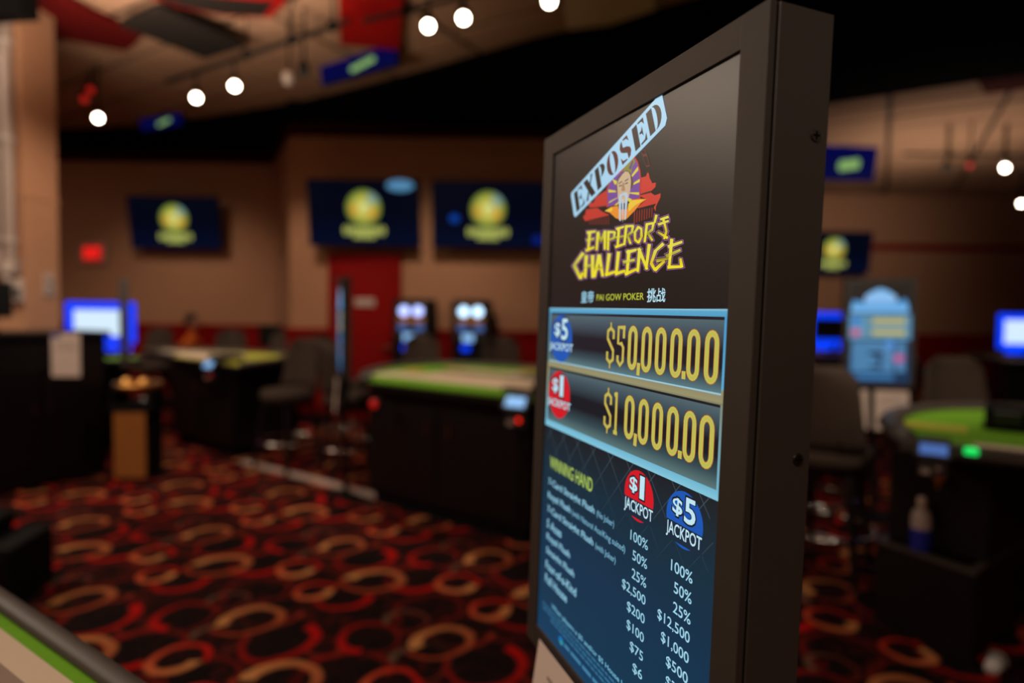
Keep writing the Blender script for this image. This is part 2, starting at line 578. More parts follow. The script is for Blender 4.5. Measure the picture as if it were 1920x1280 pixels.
# dark valance crossing the top left corner
struct('trim_2', B().box((-4.62, 5.1, 3.95), (1.5, .18, .36), R(-8)), M['soffit'], bevel=.01)
EMBLEM=[
 ('roof',(214,58,44),[(272.4,110.0),(283.8,110.5),(286.6,106.6),(289.3,108.5),(290.9,113.2),(296.9,120.5),(304.1,121.1),(303.3,125.7),(296.3,128.5),(272.6,128.2)]),
 ('roof',(214,58,44),[(268.5,142.6),(287.1,136.5),(271.4,129.7),(295.2,130.3),(302.8,134.6),(313.9,134.2),(313.6,138.8),(308.2,143.9),(271.2,143.7)]),
 ('roof',(214,58,44),[(313.9,134.2),(313.6,138.8),(306.1,146.9),(305.9,152.2),(302.0,147.6),(307.0,143.0)]),
 ('roof',(204,52,40),[(168.5,114.2),(198.8,109.9),(201.3,130.3),(173.0,127.6),(152.4,125.3),(146.5,118.7),(162.3,120.4)]),
 ('roof',(204,52,40),[(141.8,126.2),(173.1,128.8),(188.4,136.1),(206.1,142.5),(164.0,141.5),(141.4,141.8),(133.6,135.0),(140.6,132.6)]),
 ('line',(60,28,24),[(272.6,128.2),(295.1,128.3),(296.5,130.5),(272.7,129.6)]),
 ('line',(60,28,24),[(152.4,125.7),(201.2,129.9),(201.4,131.2),(152.5,126.9)]),
 ('column',(150,44,34),[(262.1,145.6),(264.3,145.7),(264.6,159.7),(262.5,159.8)]),
 ('column',(150,44,34),[(267.5,145.8),(269.6,145.9),(269.8,159.4),(267.8,159.4)]),
 ('column',(150,44,34),[(272.7,146.1),(274.8,146.2),(275.0,159.1),(272.9,159.1)]),
 ('column',(150,44,34),[(277.8,146.4),(279.9,146.4),(280.1,158.8),(278.1,158.8)]),
 ('column',(150,44,34),[(282.9,146.6),(285.0,146.7),(285.1,158.4),(283.1,158.5)]),
 ('column',(150,44,34),[(288.0,146.9),(289.9,147.0),(290.1,158.1),(288.1,158.1)]),
 ('column',(150,44,34),[(292.9,147.1),(294.9,147.2),(295.0,157.8),(293.0,157.8)]),
 ('column',(150,44,34),[(297.8,147.4),(299.7,147.5),(299.8,157.5),(297.9,157.5)]),
 ('column',(120,38,32),[(151.9,140.7),(154.7,140.9),(155.3,147.6),(152.5,147.7)]),
 ('column',(120,38,32),[(158.5,141.2),(161.3,141.4),(161.9,148.5),(159.2,148.5)]),
 ('column',(120,38,32),[(165.1,141.6),(167.8,141.8),(168.4,149.3),(165.7,149.3)]),
 ('column',(120,38,32),[(171.5,142.1),(174.2,142.3),(174.8,150.1),(172.2,150.1)]),
 ('column',(120,38,32),[(177.8,142.5),(180.5,142.7),(181.2,150.8),(178.5,150.9)]),
 ('column',(120,38,32),[(184.1,143.0),(186.7,143.2),(187.4,151.6),(184.8,151.7)]),
 ('column',(120,38,32),[(190.2,143.4),(192.8,143.6),(193.5,152.4),(191.0,152.4)]),
 ('column',(120,38,32),[(196.3,143.8),(198.8,144.0),(199.6,153.1),(197.1,153.2)]),
 ('column',(120,38,32),[(202.3,144.2),(204.8,144.4),(205.5,153.9),(203.1,153.9)]),
 ('arch',(196,50,40),[(197.5,132.0),(195.6,108.6),(205.6,98.2),(221.7,94.6),(257.0,81.4),(265.6,90.1),(271.7,101.1),(274.4,111.4),(274.5,133.7),(257.1,132.3)]),
 ('purple',(122,74,160),[(200.6,131.7),(198.0,109.8),(207.2,100.0),(221.9,96.1),(243.0,93.1),(258.7,85.7),(264.5,91.9),(269.1,100.6),(271.8,110.9),(272.2,132.0),(257.0,131.6)]),
 ('ray',(232,214,60),[(236.2,113.6),(266.1,95.8),(267.8,100.3)]),
 ('ray',(232,214,60),[(236.5,116.6),(271.2,110.8),(271.5,114.4)]),
 ('ray',(232,214,60),[(238.2,120.5),(271.1,125.8),(271.3,129.0)]),
 ('ray',(232,214,60),[(237.0,122.5),(201.8,127.7),(204.7,125.5)]),
 ('ray',(232,214,60),[(233.8,119.0),(200.4,110.2),(200.7,114.1)]),
 ('ray',(232,214,60),[(238.5,124.2),(257.0,131.6),(251.8,134.4)]),
 ('ray',(232,214,60),[(236.0,110.6),(208.7,98.8),(215.3,106.8)]),
 ('ray',(232,214,60),[(234.4,126.5),(215.9,132.5),(223.4,132.9)]),
 ('crown',(150,140,50),[(231.8,94.4),(241.1,86.9),(248.0,86.9),(251.2,84.0),(257.3,85.4),(260.3,89.6),(254.0,93.9),(252.6,102.2),(246.1,97.0),(237.5,94.9)]),
 ('crown_band',(90,84,120),[(246.5,93.8),(253.4,86.7),(256.2,88.0),(251.5,97.0)]),
 ('hood',(96,74,58),[(219.9,107.7),(222.2,99.9),(232.0,95.9),(241.8,95.4),(250.4,99.6),(254.9,105.5),(258.9,113.4),(255.9,117.9),(252.0,119.3),(219.2,118.0)]),
 ('face',(214,186,150),[(221.3,107.9),(224.6,102.6),(232.1,98.2),(239.0,95.9),(246.2,98.1),(250.6,102.6),(252.7,110.8),(252.0,119.3),(249.2,127.5),(246.3,134.2),(227.6,131.3),(224.1,123.3)]),
 ('brow',(120,90,70),[(224.2,107.0),(232.7,105.6),(232.9,107.1),(225.1,108.6)]),
 ('brow',(120,90,70),[(238.5,106.7),(246.7,105.4),(246.9,106.9),(239.3,108.3)]),
 ('eye',(110,80,64),[(225.2,110.1),(233.1,110.5),(232.5,111.8),(226.0,111.5)]),
 ('eye',(110,80,64),[(238.8,110.1),(246.4,109.7),(245.8,111.4),(239.6,111.3)]),
 ('nose',(180,140,108),[(233.7,108.0),(237.3,108.7),(240.8,118.1),(236.7,118.8),(231.5,117.2)]),
 ('mouth',(150,80,70),[(231.8,120.9),(238.2,120.5),(238.5,124.6),(233.5,124.1)]),
 ('collar',(246,150,40),[(193.1,135.6),(210.0,133.1),(224.9,133.9),(227.5,138.7),(246.9,141.6),(249.2,135.4),(257.1,132.3),(274.3,133.7),(287.7,136.2),(276.0,138.8),(263.5,145.4),(246.4,152.4),(236.5,152.5),(221.7,148.4),(205.9,139.4)]),
 ('collar_light',(250,206,60),[(193.1,135.6),(210.0,133.1),(213.3,136.6),(208.9,139.0)]),
 ('collar_light',(250,206,60),[(249.2,135.4),(257.1,132.3),(283.3,135.9),(263.0,139.7),(249.9,144.9)]),
 ('beard',(196,216,232),[(226.4,125.2),(229.0,121.2),(238.2,120.5),(245.3,121.8),(247.1,127.1),(245.7,144.3),(244.4,153.6),(241.5,152.4),(241.6,136.4),(241.4,124.7),(234.2,123.5),(232.4,127.6),(232.9,142.5),(233.1,153.6),(229.3,151.6)]),
 ('beard',(196,216,232),[(233.8,127.9),(237.4,127.7),(238.8,136.0),(238.3,156.4),(235.8,142.9)]),
 ('fret',(100,40,36),[(269.8,77.7),(280.2,80.2),(279.3,80.8),(272.1,79.1)]),
 ('fret',(100,40,36),[(280.2,80.2),(284.5,86.6),(282.3,85.4),(279.3,80.8)]),
 ('fret',(100,40,36),[(284.5,86.6),(274.3,85.0),(275.2,84.2),(282.3,85.4)]),
 ('fret',(100,40,36),[(274.3,85.0),(269.8,77.7),(272.1,79.1),(275.2,84.2)]),
 ('fret',(100,40,36),[(274.3,85.0),(284.5,86.6),(284.2,88.7),(277.1,87.6)]),
 ('fret',(100,40,36),[(284.5,86.6),(291.7,101.2),(289.4,98.9),(284.2,88.7)]),
 ('fret',(100,40,36),[(291.7,101.2),(284.3,101.0),(284.2,98.7),(289.4,98.9)]),
 ('fret',(100,40,36),[(284.3,101.0),(274.3,85.0),(277.1,87.6),(284.2,98.7)]),
]
BRUSH=[
 ([[(148.3,159.5),(171.9,159.9),(172.4,157.9),(170.9,157.2),(146.8,155.6)],[(151.8,155.8),(150.3,181.1),(154.6,182.2),(156.1,181.8),(159.7,157.0)],[(147.9,169.7),(168.8,168.9),(168.9,166.9),(167.3,166.2),(145.7,165.9)],[(147.3,182.8),(171.0,179.8),(170.5,177.7),(168.7,177.1),(144.0,179.1)]],[[(147.5,160.6),(173.5,160.8),(174.2,157.6),(171.8,156.4),(145.1,154.4)],[(149.4,154.8),(148.5,181.4),(155.4,183.3),(157.9,182.6),(162.1,156.8)],[(147.2,170.9),(170.5,169.7),(170.7,166.4),(168.1,165.3),(143.8,164.7)],[(147.1,184.1),(172.8,180.4),(172.0,177.1),(169.1,176.1),(141.7,178.1)]],[[(146.5,161.4),(174.9,161.4),(175.9,157.4),(172.8,155.8),(143.4,153.5)],[(147.7,154.0),(147.1,181.9),(156.0,184.2),(159.1,183.4),(163.9,156.5)],[(146.4,171.7),(172.0,170.3),(172.2,166.1),(168.9,164.7),(142.0,163.9)],[(146.6,185.0),(174.5,180.9),(173.4,176.6),(169.8,175.4),(139.8,177.4)]]),
 ([[(174.3,159.1),(173.5,182.3),(177.6,183.4),(179.0,183.0),(181.9,160.3)],[(174.2,159.8),(184.3,173.4),(188.5,173.8),(189.4,173.1),(181.3,159.6)],[(189.6,174.2),(199.0,161.9),(195.7,160.2),(194.0,160.3),(182.7,172.1)],[(192.6,159.9),(194.9,183.5),(198.9,184.4),(200.2,184.0),(199.7,160.7)]],[[(172.1,158.2),(171.8,182.7),(178.4,184.4),(180.7,183.8),(184.2,160.0)],[(171.6,159.3),(183.1,174.0),(189.9,174.7),(191.4,173.6),(183.1,158.9)],[(191.2,175.3),(200.8,161.8),(195.6,159.2),(192.9,159.3),(180.1,172.0)],[(190.3,159.0),(193.4,183.9),(199.8,185.4),(201.9,184.7),(201.9,160.4)]],[[(170.5,157.4),(170.5,183.1),(178.9,185.4),(181.9,184.5),(185.8,159.7)],[(169.6,158.7),(182.4,174.7),(191.0,175.5),(192.9,174.2),(184.2,158.2)],[(192.3,176.2),(202.3,161.7),(195.7,158.3),(192.2,158.5),(178.1,172.1)],[(188.7,158.2),(192.3,184.4),(200.4,186.3),(203.1,185.4),(203.4,160.0)]]),
 ([[(201.5,161.6),(202.7,184.8),(206.5,185.8),(207.9,185.4),(208.6,162.5)],[(202.4,164.6),(221.2,166.2),(222.2,164.4),(221.0,163.7),(202.1,161.1)],[(216.9,163.9),(217.0,171.9),(220.6,173.0),(222.0,172.6),(223.7,165.0)],[(218.7,170.0),(204.1,172.4),(204.8,174.5),(206.4,175.0),(221.7,173.4)]],[[(199.4,160.7),(201.1,185.2),(207.3,186.8),(209.5,186.1),(210.7,162.2)],[(201.3,165.5),(222.4,167.1),(223.9,164.3),(222.1,163.0),(200.8,159.9)],[(214.9,163.0),(215.4,172.2),(221.3,174.0),(223.5,173.4),(225.8,164.8)],[(218.7,168.8),(202.3,171.8),(203.5,175.1),(206.1,175.9),(223.7,174.3)]],[[(197.8,159.9),(200.0,185.7),(207.9,187.7),(210.6,186.8),(212.2,161.8)],[(200.2,166.2),(223.5,167.7),(225.5,164.2),(223.1,162.6),(199.6,159.0)],[(213.5,162.2),(214.3,172.6),(221.8,174.9),(224.5,174.1),(227.3,164.5)],[(219.1,168.0),(200.8,171.4),(202.2,175.6),(205.6,176.6),(225.3,174.9)]]),
 ([[(224.5,163.6),(242.3,162.2),(242.1,160.3),(240.7,159.7),(222.2,160.1)],[(226.8,159.5),(226.2,183.3),(229.9,184.3),(231.1,183.9),(233.4,160.5)],[(224.0,174.0),(242.5,173.3),(242.7,171.5),(241.3,170.8),(222.3,170.5)],[(224.2,184.9),(244.5,182.6),(244.2,180.7),(242.8,180.1),(221.7,181.5)]],[[(224.2,164.7),(243.8,162.9),(243.5,159.8),(241.2,158.9),(220.5,159.1)],[(224.8,158.6),(224.8,183.7),(230.6,185.3),(232.6,184.7),(235.4,160.3)],[(223.4,175.1),(243.9,174.1),(244.1,171.1),(242.0,170.0),(220.7,169.5)],[(223.9,186.1),(246.0,183.2),(245.6,180.2),(243.3,179.3),(219.9,180.6)]],[[(223.7,165.5),(245.1,163.4),(244.7,159.5),(241.8,158.2),(218.9,158.4)],[(223.3,157.8),(223.7,184.1),(231.1,186.2),(233.7,185.3),(236.8,160.0)],[(222.7,175.8),(245.2,174.6),(245.4,170.8),(242.7,169.5),(219.2,168.7)],[(223.4,186.9),(247.4,183.7),(246.8,179.8),(243.8,178.6),(218.3,179.9)]]),
 ([[(243.6,159.4),(241.7,181.9),(245.1,183.0),(246.4,182.6),(249.9,160.5)],[(245.2,162.8),(262.5,163.5),(263.0,161.8),(261.8,161.1),(244.3,159.4)],[(258.4,161.3),(257.7,169.3),(260.9,170.4),(262.2,170.1),(264.5,162.5)],[(258.7,167.6),(246.5,171.4),(247.8,173.3),(249.3,173.7),(262.4,170.7)],[(247.1,172.2),(255.7,182.4),(259.2,182.6),(259.9,181.9),(252.8,171.6)]],[[(241.8,158.5),(240.2,182.2),(245.8,183.9),(247.8,183.4),(251.9,160.4)],[(244.4,163.8),(263.6,164.3),(264.5,161.5),(262.6,160.4),(243.0,158.3)],[(256.7,160.4),(256.3,169.6),(261.5,171.4),(263.5,170.9),(266.4,162.4)],[(258.4,166.5),(244.8,171.0),(246.9,174.1),(249.4,174.6),(264.3,171.4)],[(244.9,171.8),(254.9,183.1),(260.5,183.4),(261.6,182.3),(254.2,170.9)]],[[(240.4,157.8),(239.2,182.6),(246.2,184.8),(248.8,184.0),(253.3,160.1)],[(243.5,164.4),(264.8,164.9),(265.8,161.4),(263.5,159.9),(241.7,157.5)],[(255.5,159.6),(255.2,169.9),(261.8,172.2),(264.4,171.6),(267.8,162.1)],[(258.4,165.6),(243.4,170.7),(246.0,174.6),(249.2,175.4),(265.9,171.8)],[(243.2,171.3),(254.4,183.7),(261.6,184.1),(262.9,182.7),(255.0,170.2)]]),
 ([[(271.3,163.4),(263.8,169.4),(266.0,171.1),(267.5,171.2),(276.3,165.9)],[(262.9,169.3),(265.1,178.9),(268.4,179.8),(269.5,179.3),(268.9,169.9)],[(264.7,179.4),(273.6,183.7),(276.4,183.1),(276.3,182.3),(268.5,177.4)],[(276.7,184.0),(282.5,177.2),(280.1,175.7),(278.7,175.7),(271.3,182.0)],[(283.3,177.5),(281.7,168.1),(278.5,167.2),(277.4,167.6),(277.5,176.9)],[(282.0,167.6),(274.1,163.9),(271.3,164.6),(271.5,165.4),(278.5,169.6)]],[[(270.3,162.3),(262.1,169.3),(265.7,172.0),(268.1,172.1),(278.3,166.2)],[(261.0,168.6),(263.8,179.4),(269.3,180.7),(271.0,180.0),(270.7,169.5)],[(262.7,179.6),(273.5,184.6),(278.0,183.5),(277.9,182.2),(268.9,176.4)],[(277.8,185.1),(284.0,177.2),(280.2,174.8),(277.9,174.8),(269.3,181.8)],[(285.0,178.2),(282.9,167.8),(277.7,166.3),(276.0,166.9),(275.7,177.2)],[(283.8,167.4),(274.0,163.0),(269.7,164.1),(269.9,165.5),(278.3,170.7)]],[[(269.8,161.4),(260.8,169.2),(265.3,172.7),(268.4,172.9),(279.9,166.4)],[(259.6,167.9),(263.0,179.8),(269.8,181.5),(272.0,180.6),(271.9,169.1)],[(261.1,179.6),(273.7,185.3),(279.4,184.0),(279.3,182.3),(268.9,175.5)],[(278.6,185.9),(285.3,177.1),(280.3,174.0),(277.4,174.1),(267.7,181.8)],[(286.3,178.8),(283.8,167.3),(277.2,165.5),(275.0,166.3),(274.5,177.6)],[(285.3,167.3),(273.8,162.3),(268.2,163.7),(268.5,165.4),(278.3,171.5)]]),
 ([[(287.5,162.6),(285.1,183.0),(288.1,184.0),(289.3,183.7),(293.2,163.7)],[(288.7,165.8),(304.2,165.5),(304.3,163.8),(303.2,163.2),(287.4,162.6)],[(300.4,163.4),(299.4,171.4),(302.2,172.5),(303.4,172.2),(305.8,164.6)],[(300.3,169.8),(289.4,173.5),(290.5,175.3),(291.9,175.6),(303.6,172.7)],[(290.8,174.8),(300.6,183.3),(303.6,183.2),(303.9,182.5),(295.4,173.7)]],[[(285.9,161.7),(283.8,183.3),(288.6,184.9),(290.5,184.4),(294.9,163.5)],[(288.3,166.8),(305.4,166.2),(305.6,163.4),(303.8,162.4),(286.0,161.6)],[(298.9,162.5),(298.1,171.6),(302.7,173.4),(304.5,173.0),(307.6,164.5)],[(300.0,168.8),(287.9,173.0),(289.7,176.0),(291.9,176.5),(305.3,173.4)],[(288.8,174.6),(300.1,184.1),(304.9,183.9),(305.5,182.7),(296.3,172.9)]],[[(284.7,161.0),(282.8,183.6),(289.0,185.7),(291.4,185.0),(296.2,163.3)],[(287.6,167.5),(306.4,166.7),(306.7,163.2),(304.4,161.9),(284.8,160.9)],[(297.8,161.8),(297.1,171.9),(302.9,174.2),(305.3,173.7),(308.8,164.2)],[(300.0,167.9),(286.6,172.8),(288.9,176.5),(291.8,177.2),(306.7,173.8)],[(287.3,174.4),(299.9,184.7),(306.0,184.4),(306.7,183.0),(296.8,172.2)]]),
 ([[(305.5,155.5),(303.2,163.6),(305.9,164.8),(307.1,164.6),(310.7,157.0)]],[[(304.1,154.6),(301.9,163.7),(306.3,165.7),(308.2,165.4),(312.5,157.0)]],[[(303.1,153.9),(300.9,164.0),(306.4,166.5),(308.9,166.1),(313.8,156.8)]]),
 ([[(312.9,168.7),(331.6,166.8),(331.4,165.1),(330.2,164.5),(310.9,165.7)],[(329.8,159.9),(315.2,161.0),(315.3,162.7),(316.5,163.3),(331.5,162.9)],[(318.0,161.1),(326.1,176.1),(329.0,176.5),(329.7,176.0),(322.9,161.0)],[(325.3,174.7),(322.5,183.1),(325.1,184.3),(326.2,184.1),(330.2,176.0)],[(332.1,182.4),(313.5,174.2),(311.3,175.1),(311.6,175.9),(329.6,184.6)]],[[(312.7,169.7),(332.8,167.3),(332.4,164.6),(330.6,163.8),(309.5,164.8)],[(330.1,159.0),(314.0,160.4),(314.2,163.2),(316.1,164.0),(332.8,163.8)],[(316.2,160.6),(325.3,176.7),(329.9,177.3),(331.0,176.5),(324.2,160.5)],[(324.0,173.8),(321.2,183.3),(325.3,185.2),(327.2,184.8),(331.9,176.0)],[(333.6,182.1),(313.4,173.4),(309.8,174.8),(310.2,176.0),(329.5,185.6)]],[[(312.3,170.5),(333.9,167.7),(333.4,164.3),(331.0,163.2),(308.2,164.2)],[(330.5,158.3),(312.9,159.9),(313.2,163.5),(315.6,164.6),(333.9,164.4)],[(314.9,160.1),(324.7,177.2),(330.7,178.0),(332.1,176.9),(325.0,160.0)],[(323.1,173.1),(320.3,183.6),(325.5,185.9),(327.8,185.5),(333.2,175.8)],[(334.8,181.9),(313.0,172.7),(308.4,174.4),(309.0,176.0),(329.7,186.4)]]),
 ([[(135.3,181.6),(109.6,197.5),(113.6,199.9),(116.4,200.0),(143.9,185.0)],[(108.1,198.6),(130.5,217.8),(136.4,217.7),(137.4,216.6),(117.9,197.2)],[(137.9,218.4),(143.4,210.5),(138.8,208.5),(136.3,208.7),(128.1,216.0)]],[[(134.0,180.3),(107.2,197.3),(113.1,201.0),(117.2,201.1),(146.7,185.4)],[(105.0,198.4),(129.5,218.7),(138.3,218.5),(139.7,216.9),(119.5,196.2)],[(139.7,219.5),(145.6,210.4),(138.7,207.4),(135.1,207.7),(125.1,216.0)]],[[(133.3,179.2),(105.2,197.4),(112.6,201.9),(117.6,202.0),(148.9,185.6)],[(102.6,198.0),(129.0,219.5),(139.8,219.2),(141.6,217.3),(120.5,195.3)],[(140.8,220.4),(147.3,210.1),(138.8,206.5),(134.3,206.9),(122.9,216.2)]]),
 ([[(143.4,186.5),(143.2,216.0),(148.7,217.2),(150.7,216.6),(153.5,187.5)],[(143.8,204.2),(171.5,203.5),(172.3,201.0),(170.4,200.1),(142.2,199.4)],[(161.1,188.0),(165.0,217.1),(170.4,218.1),(172.2,217.4),(170.9,188.7)]],[[(140.9,185.6),(141.4,216.5),(149.6,218.3),(152.5,217.3),(156.0,187.2)],[(142.9,205.3),(173.1,204.3),(174.1,200.6),(171.3,199.2),(140.4,198.2)],[(158.7,187.2),(163.4,217.6),(171.4,219.1),(174.0,218.1),(173.2,188.3)]],[[(139.2,184.8),(140.0,217.0),(150.2,219.2),(153.8,218.0),(157.7,186.8)],[(141.9,206.1),(174.5,204.9),(175.8,200.3),(172.4,198.6),(138.8,197.4)],[(156.9,186.4),(162.2,218.2),(172.1,220.0),(175.3,218.7),(174.8,187.8)]]),
 ([[(179.1,188.2),(169.9,216.2),(174.8,217.7),(176.9,217.2),(188.3,189.8)],[(178.8,189.0),(191.9,217.0),(197.1,217.6),(198.5,216.8),(188.0,189.0)],[(175.7,209.0),(193.7,208.2),(194.4,205.7),(192.6,204.9),(174.0,204.4)]],[[(177.1,187.2),(168.0,216.5),(175.3,218.7),(178.4,218.0),(190.7,189.7)],[(176.3,188.4),(190.6,217.7),(198.3,218.5),(200.3,217.3),(189.9,188.4)],[(174.8,210.1),(195.2,208.9),(196.1,205.3),(193.5,204.0),(172.4,203.3)]],[[(175.7,186.3),(166.6,216.9),(175.6,219.6),(179.4,218.8),(192.5,189.4)],[(174.4,187.8),(189.7,218.3),(199.2,219.3),(201.7,217.9),(191.2,187.8)],[(173.8,210.9),(196.5,209.5),(197.7,205.0),(194.5,203.4),(170.9,202.5)]]),
 ([[(204.7,188.9),(201.3,215.6),(206.0,216.8),(207.8,216.3),(213.5,190.2)],[(202.2,217.6),(226.8,214.4),(226.6,211.9),(224.8,211.3),(199.3,213.3)]],[[(202.7,188.1),(199.6,216.0),(206.7,217.8),(209.3,217.0),(215.7,189.9)],[(201.8,218.8),(228.3,215.0),(228.1,211.4),(225.3,210.4),(197.4,212.3)]],[[(201.3,187.3),(198.4,216.4),(207.1,218.7),(210.4,217.7),(217.3,189.6)],[(201.2,219.6),(229.7,215.4),(229.4,211.0),(226.0,209.7),(195.8,211.7)]]),
 ([[(227.2,188.7),(225.0,215.7),(229.5,216.9),(231.1,216.4),(235.5,189.8)],[(226.5,217.7),(249.3,214.4),(249.1,212.0),(247.3,211.4),(223.6,213.5)]],[[(225.3,187.9),(223.4,216.2),(230.1,217.9),(232.6,217.1),(237.6,189.6)],[(226.1,218.9),(250.8,215.0),(250.4,211.5),(247.8,210.5),(221.8,212.6)]],[[(223.9,187.1),(222.3,216.6),(230.6,218.7),(233.6,217.7),(239.1,189.2)],[(225.6,219.7),(252.1,215.4),(251.6,211.1),(248.4,209.9),(220.3,212.0)]]),
 ([[(250.6,194.0),(271.6,191.9),(271.5,189.6),(269.9,188.9),(248.1,189.8)],[(251.1,188.7),(249.7,217.3),(254.0,218.3),(255.6,217.8),(258.9,189.7)],[(243.9,205.1),(268.5,203.3),(268.6,201.0),(267.0,200.3),(241.9,200.9)],[(249.7,219.0),(274.6,213.8),(274.0,211.5),(272.2,211.0),(246.3,215.1)]],[[(250.2,195.1),(273.0,192.5),(272.8,189.1),(270.4,188.1),(246.5,188.9)],[(249.3,187.9),(248.3,217.7),(254.7,219.3),(257.0,218.5),(260.8,189.4)],[(243.4,206.2),(269.7,204.0),(270.0,200.6),(267.6,199.5),(240.3,199.9)],[(249.6,220.2),(276.1,214.3),(275.1,210.9),(272.5,210.1),(244.5,214.3)]],[[(249.6,195.9),(274.2,192.9),(274.0,188.7),(271.0,187.5),(245.0,188.2)],[(247.9,187.2),(247.3,218.1),(255.1,220.1),(257.9,219.1),(262.2,189.1)],[(242.7,207.0),(270.9,204.4),(271.2,200.2),(268.4,198.9),(238.9,199.3)],[(249.3,221.0),(277.3,214.6),(276.1,210.4),(273.0,209.4),(242.9,213.7)]]),
 ([[(274.2,189.3),(272.7,215.1),(276.7,216.1),(278.2,215.6),(281.5,190.3)],[(271.7,189.4),(292.2,214.1),(296.2,214.2),(296.9,213.3),(278.4,188.5)],[(293.3,185.8),(290.0,213.3),(293.8,214.5),(295.2,214.0),(300.2,187.0)]],[[(272.4,188.6),(271.4,215.4),(277.3,217.0),(279.5,216.3),(283.3,190.1)],[(269.6,189.1),(291.5,214.8),(297.4,214.9),(298.5,213.6),(279.6,187.8)],[(291.6,185.0),(288.7,213.7),(294.3,215.4),(296.4,214.7),(302.0,186.8)]],[[(271.2,187.9),(270.4,215.9),(277.8,217.8),(280.4,216.9),(284.6,189.7)],[(268.0,188.8),(291.1,215.5),(298.4,215.5),(299.7,214.0),(280.3,187.1)],[(290.5,184.3),(287.7,214.1),(294.7,216.1),(297.3,215.3),(303.2,186.5)]]),
 ([[(321.4,186.8),(307.0,193.9),(308.8,196.0),(310.5,196.3),(325.9,190.0)],[(306.2,193.6),(299.4,207.2),(302.7,208.7),(304.3,208.5),(312.6,195.4)],[(298.6,207.8),(308.0,216.4),(311.7,216.2),(312.3,215.3),(304.6,206.4)],[(311.7,217.3),(328.4,208.1),(326.6,206.1),(325.0,205.9),(306.8,214.2)],[(312.4,207.6),(333.5,205.9),(333.7,203.8),(332.4,203.2),(310.8,203.8)]],[[(320.9,185.8),(305.6,193.6),(308.2,196.8),(310.8,197.1),(327.6,190.5)],[(304.8,192.7),(298.0,207.4),(302.9,209.6),(305.2,209.2),(314.4,195.4)],[(296.7,207.7),(307.4,217.1),(313.0,216.8),(313.8,215.5),(305.5,205.6)],[(312.2,218.3),(329.8,208.3),(327.1,205.3),(324.7,205.0),(305.0,213.8)],[(312.0,208.6),(334.6,206.5),(334.8,203.4),(332.9,202.5),(309.5,202.9)]],[[(320.7,185.0),(304.4,193.5),(307.6,197.4),(310.8,197.8),(329.0,190.8)],[(304.0,191.9),(296.9,207.6),(302.9,210.4),(305.8,209.9),(315.8,195.2)],[(295.2,207.5),(307.2,217.8),(314.0,217.3),(315.0,215.8),(306.1,204.9)],[(312.4,219.1),(330.9,208.4),(327.7,204.7),(324.7,204.3),(303.5,213.6)],[(311.4,209.3),(335.6,206.9),(335.9,203.1),(333.5,201.9),(308.4,202.3)]]),
 ([[(333.0,194.4),(356.5,191.1),(356.2,189.1),(354.8,188.5),(330.7,190.8)],[(334.9,184.4),(333.3,214.0),(336.6,215.0),(337.9,214.5),(341.1,185.4)],[(330.5,203.9),(354.3,199.0),(353.8,197.0),(352.4,196.5),(327.7,200.3)],[(332.7,215.6),(357.8,215.9),(358.5,214.0),(357.4,213.2),(332.2,211.9)],[(360.0,215.4),(356.5,206.4),(353.1,205.9),(352.2,206.5),(354.3,215.6)]],[[(332.8,195.4),(357.5,191.6),(357.1,188.6),(355.1,187.7),(329.4,189.9)],[(333.5,183.7),(332.1,214.4),(337.1,215.8),(339.0,215.1),(342.7,185.1)],[(330.4,204.9),(355.4,199.5),(354.7,196.5),(352.6,195.7),(326.3,199.5)],[(332.0,216.5),(358.6,216.5),(359.6,213.7),(358.1,212.6),(331.2,210.9)],[(361.6,215.9),(357.3,205.9),(352.3,205.1),(350.9,206.0),(353.0,216.1)]],[[(332.5,196.2),(358.5,192.0),(358.0,188.2),(355.6,187.2),(328.2,189.4)],[(332.4,183.0),(331.3,214.7),(337.5,216.6),(339.8,215.7),(343.7,184.8)],[(330.1,205.7),(356.4,199.8),(355.5,196.0),(353.0,195.1),(325.0,199.0)],[(331.3,217.1),(359.5,217.0),(360.7,213.5),(358.8,212.2),(330.3,210.3)],[(362.7,216.3),(357.9,205.5),(351.7,204.4),(350.0,205.6),(352.1,216.6)]]),
]
# ---------------------------------------------------------------- column at the left
col = struct('trim_3', B().box((-4.61, 5.51, 2.09), (.8, .41, 4.18)), M['wall'], bevel=.006)
B().box((-4.61, 5.51, .07), (.84, .45, .14)).build('skirting', M['black'], col)
B().box((-4.61, 5.51, 2.42), (.82, .43, .03)).build('reveal_strip', M['wall'], col, bevel=.005)
for i, (x, r, z0) in enumerate(((-4.375, .034, 1.72), (-4.28, .044, 1.86), (-4.47, .03, 1.5))):
    t = thing('conduit', ['slim grey conduit running up the beige column, in the middle of three',
                          'thickest grey conduit on the beige column, nearest its lit face',
                          'thinnest grey conduit at the outer edge of the beige column'][i], 'pipe', (x, 5.3 - r - .012, z0), group='conduits on the column')
    B().tube((0, 0, 0), (0, 0, 4.15 - z0), r, seg=16).build('pipe', M['conduit'], t, smooth=False)
    for z in (.15, 1.0, 1.8):
        B().tube((0, 0, z), (0, 0, z + .03), r + .012, seg=16).build('clamp', M['grey'], t)
t = thing('wall_telephone', 'pale grey telephone set hanging on the beige column', 'telephone', (-4.26, 5.27, 1.60))
B().box((0, .0, 0), (.12, .05, .2)).build('body', M['grey'], t, bevel=.015)
b = B().tube((-.03, -.045, -.08), (-.03, -.045, .08), .016)
b.ball((-.03, -.05, .09), (.025, .03, .03)).ball((-.03, -.05, -.09), (.025, .03, .03)).build('handset', M['grey'], t)
B().box((.03, -.028, -.02), (.05, .01, .08)).build('keypad', M['darkgrey'], t)
t = thing('thermostat', 'pale square thermostat on the lit face of the column', 'thermostat', (-4.198, 5.565, 1.66), R(90))
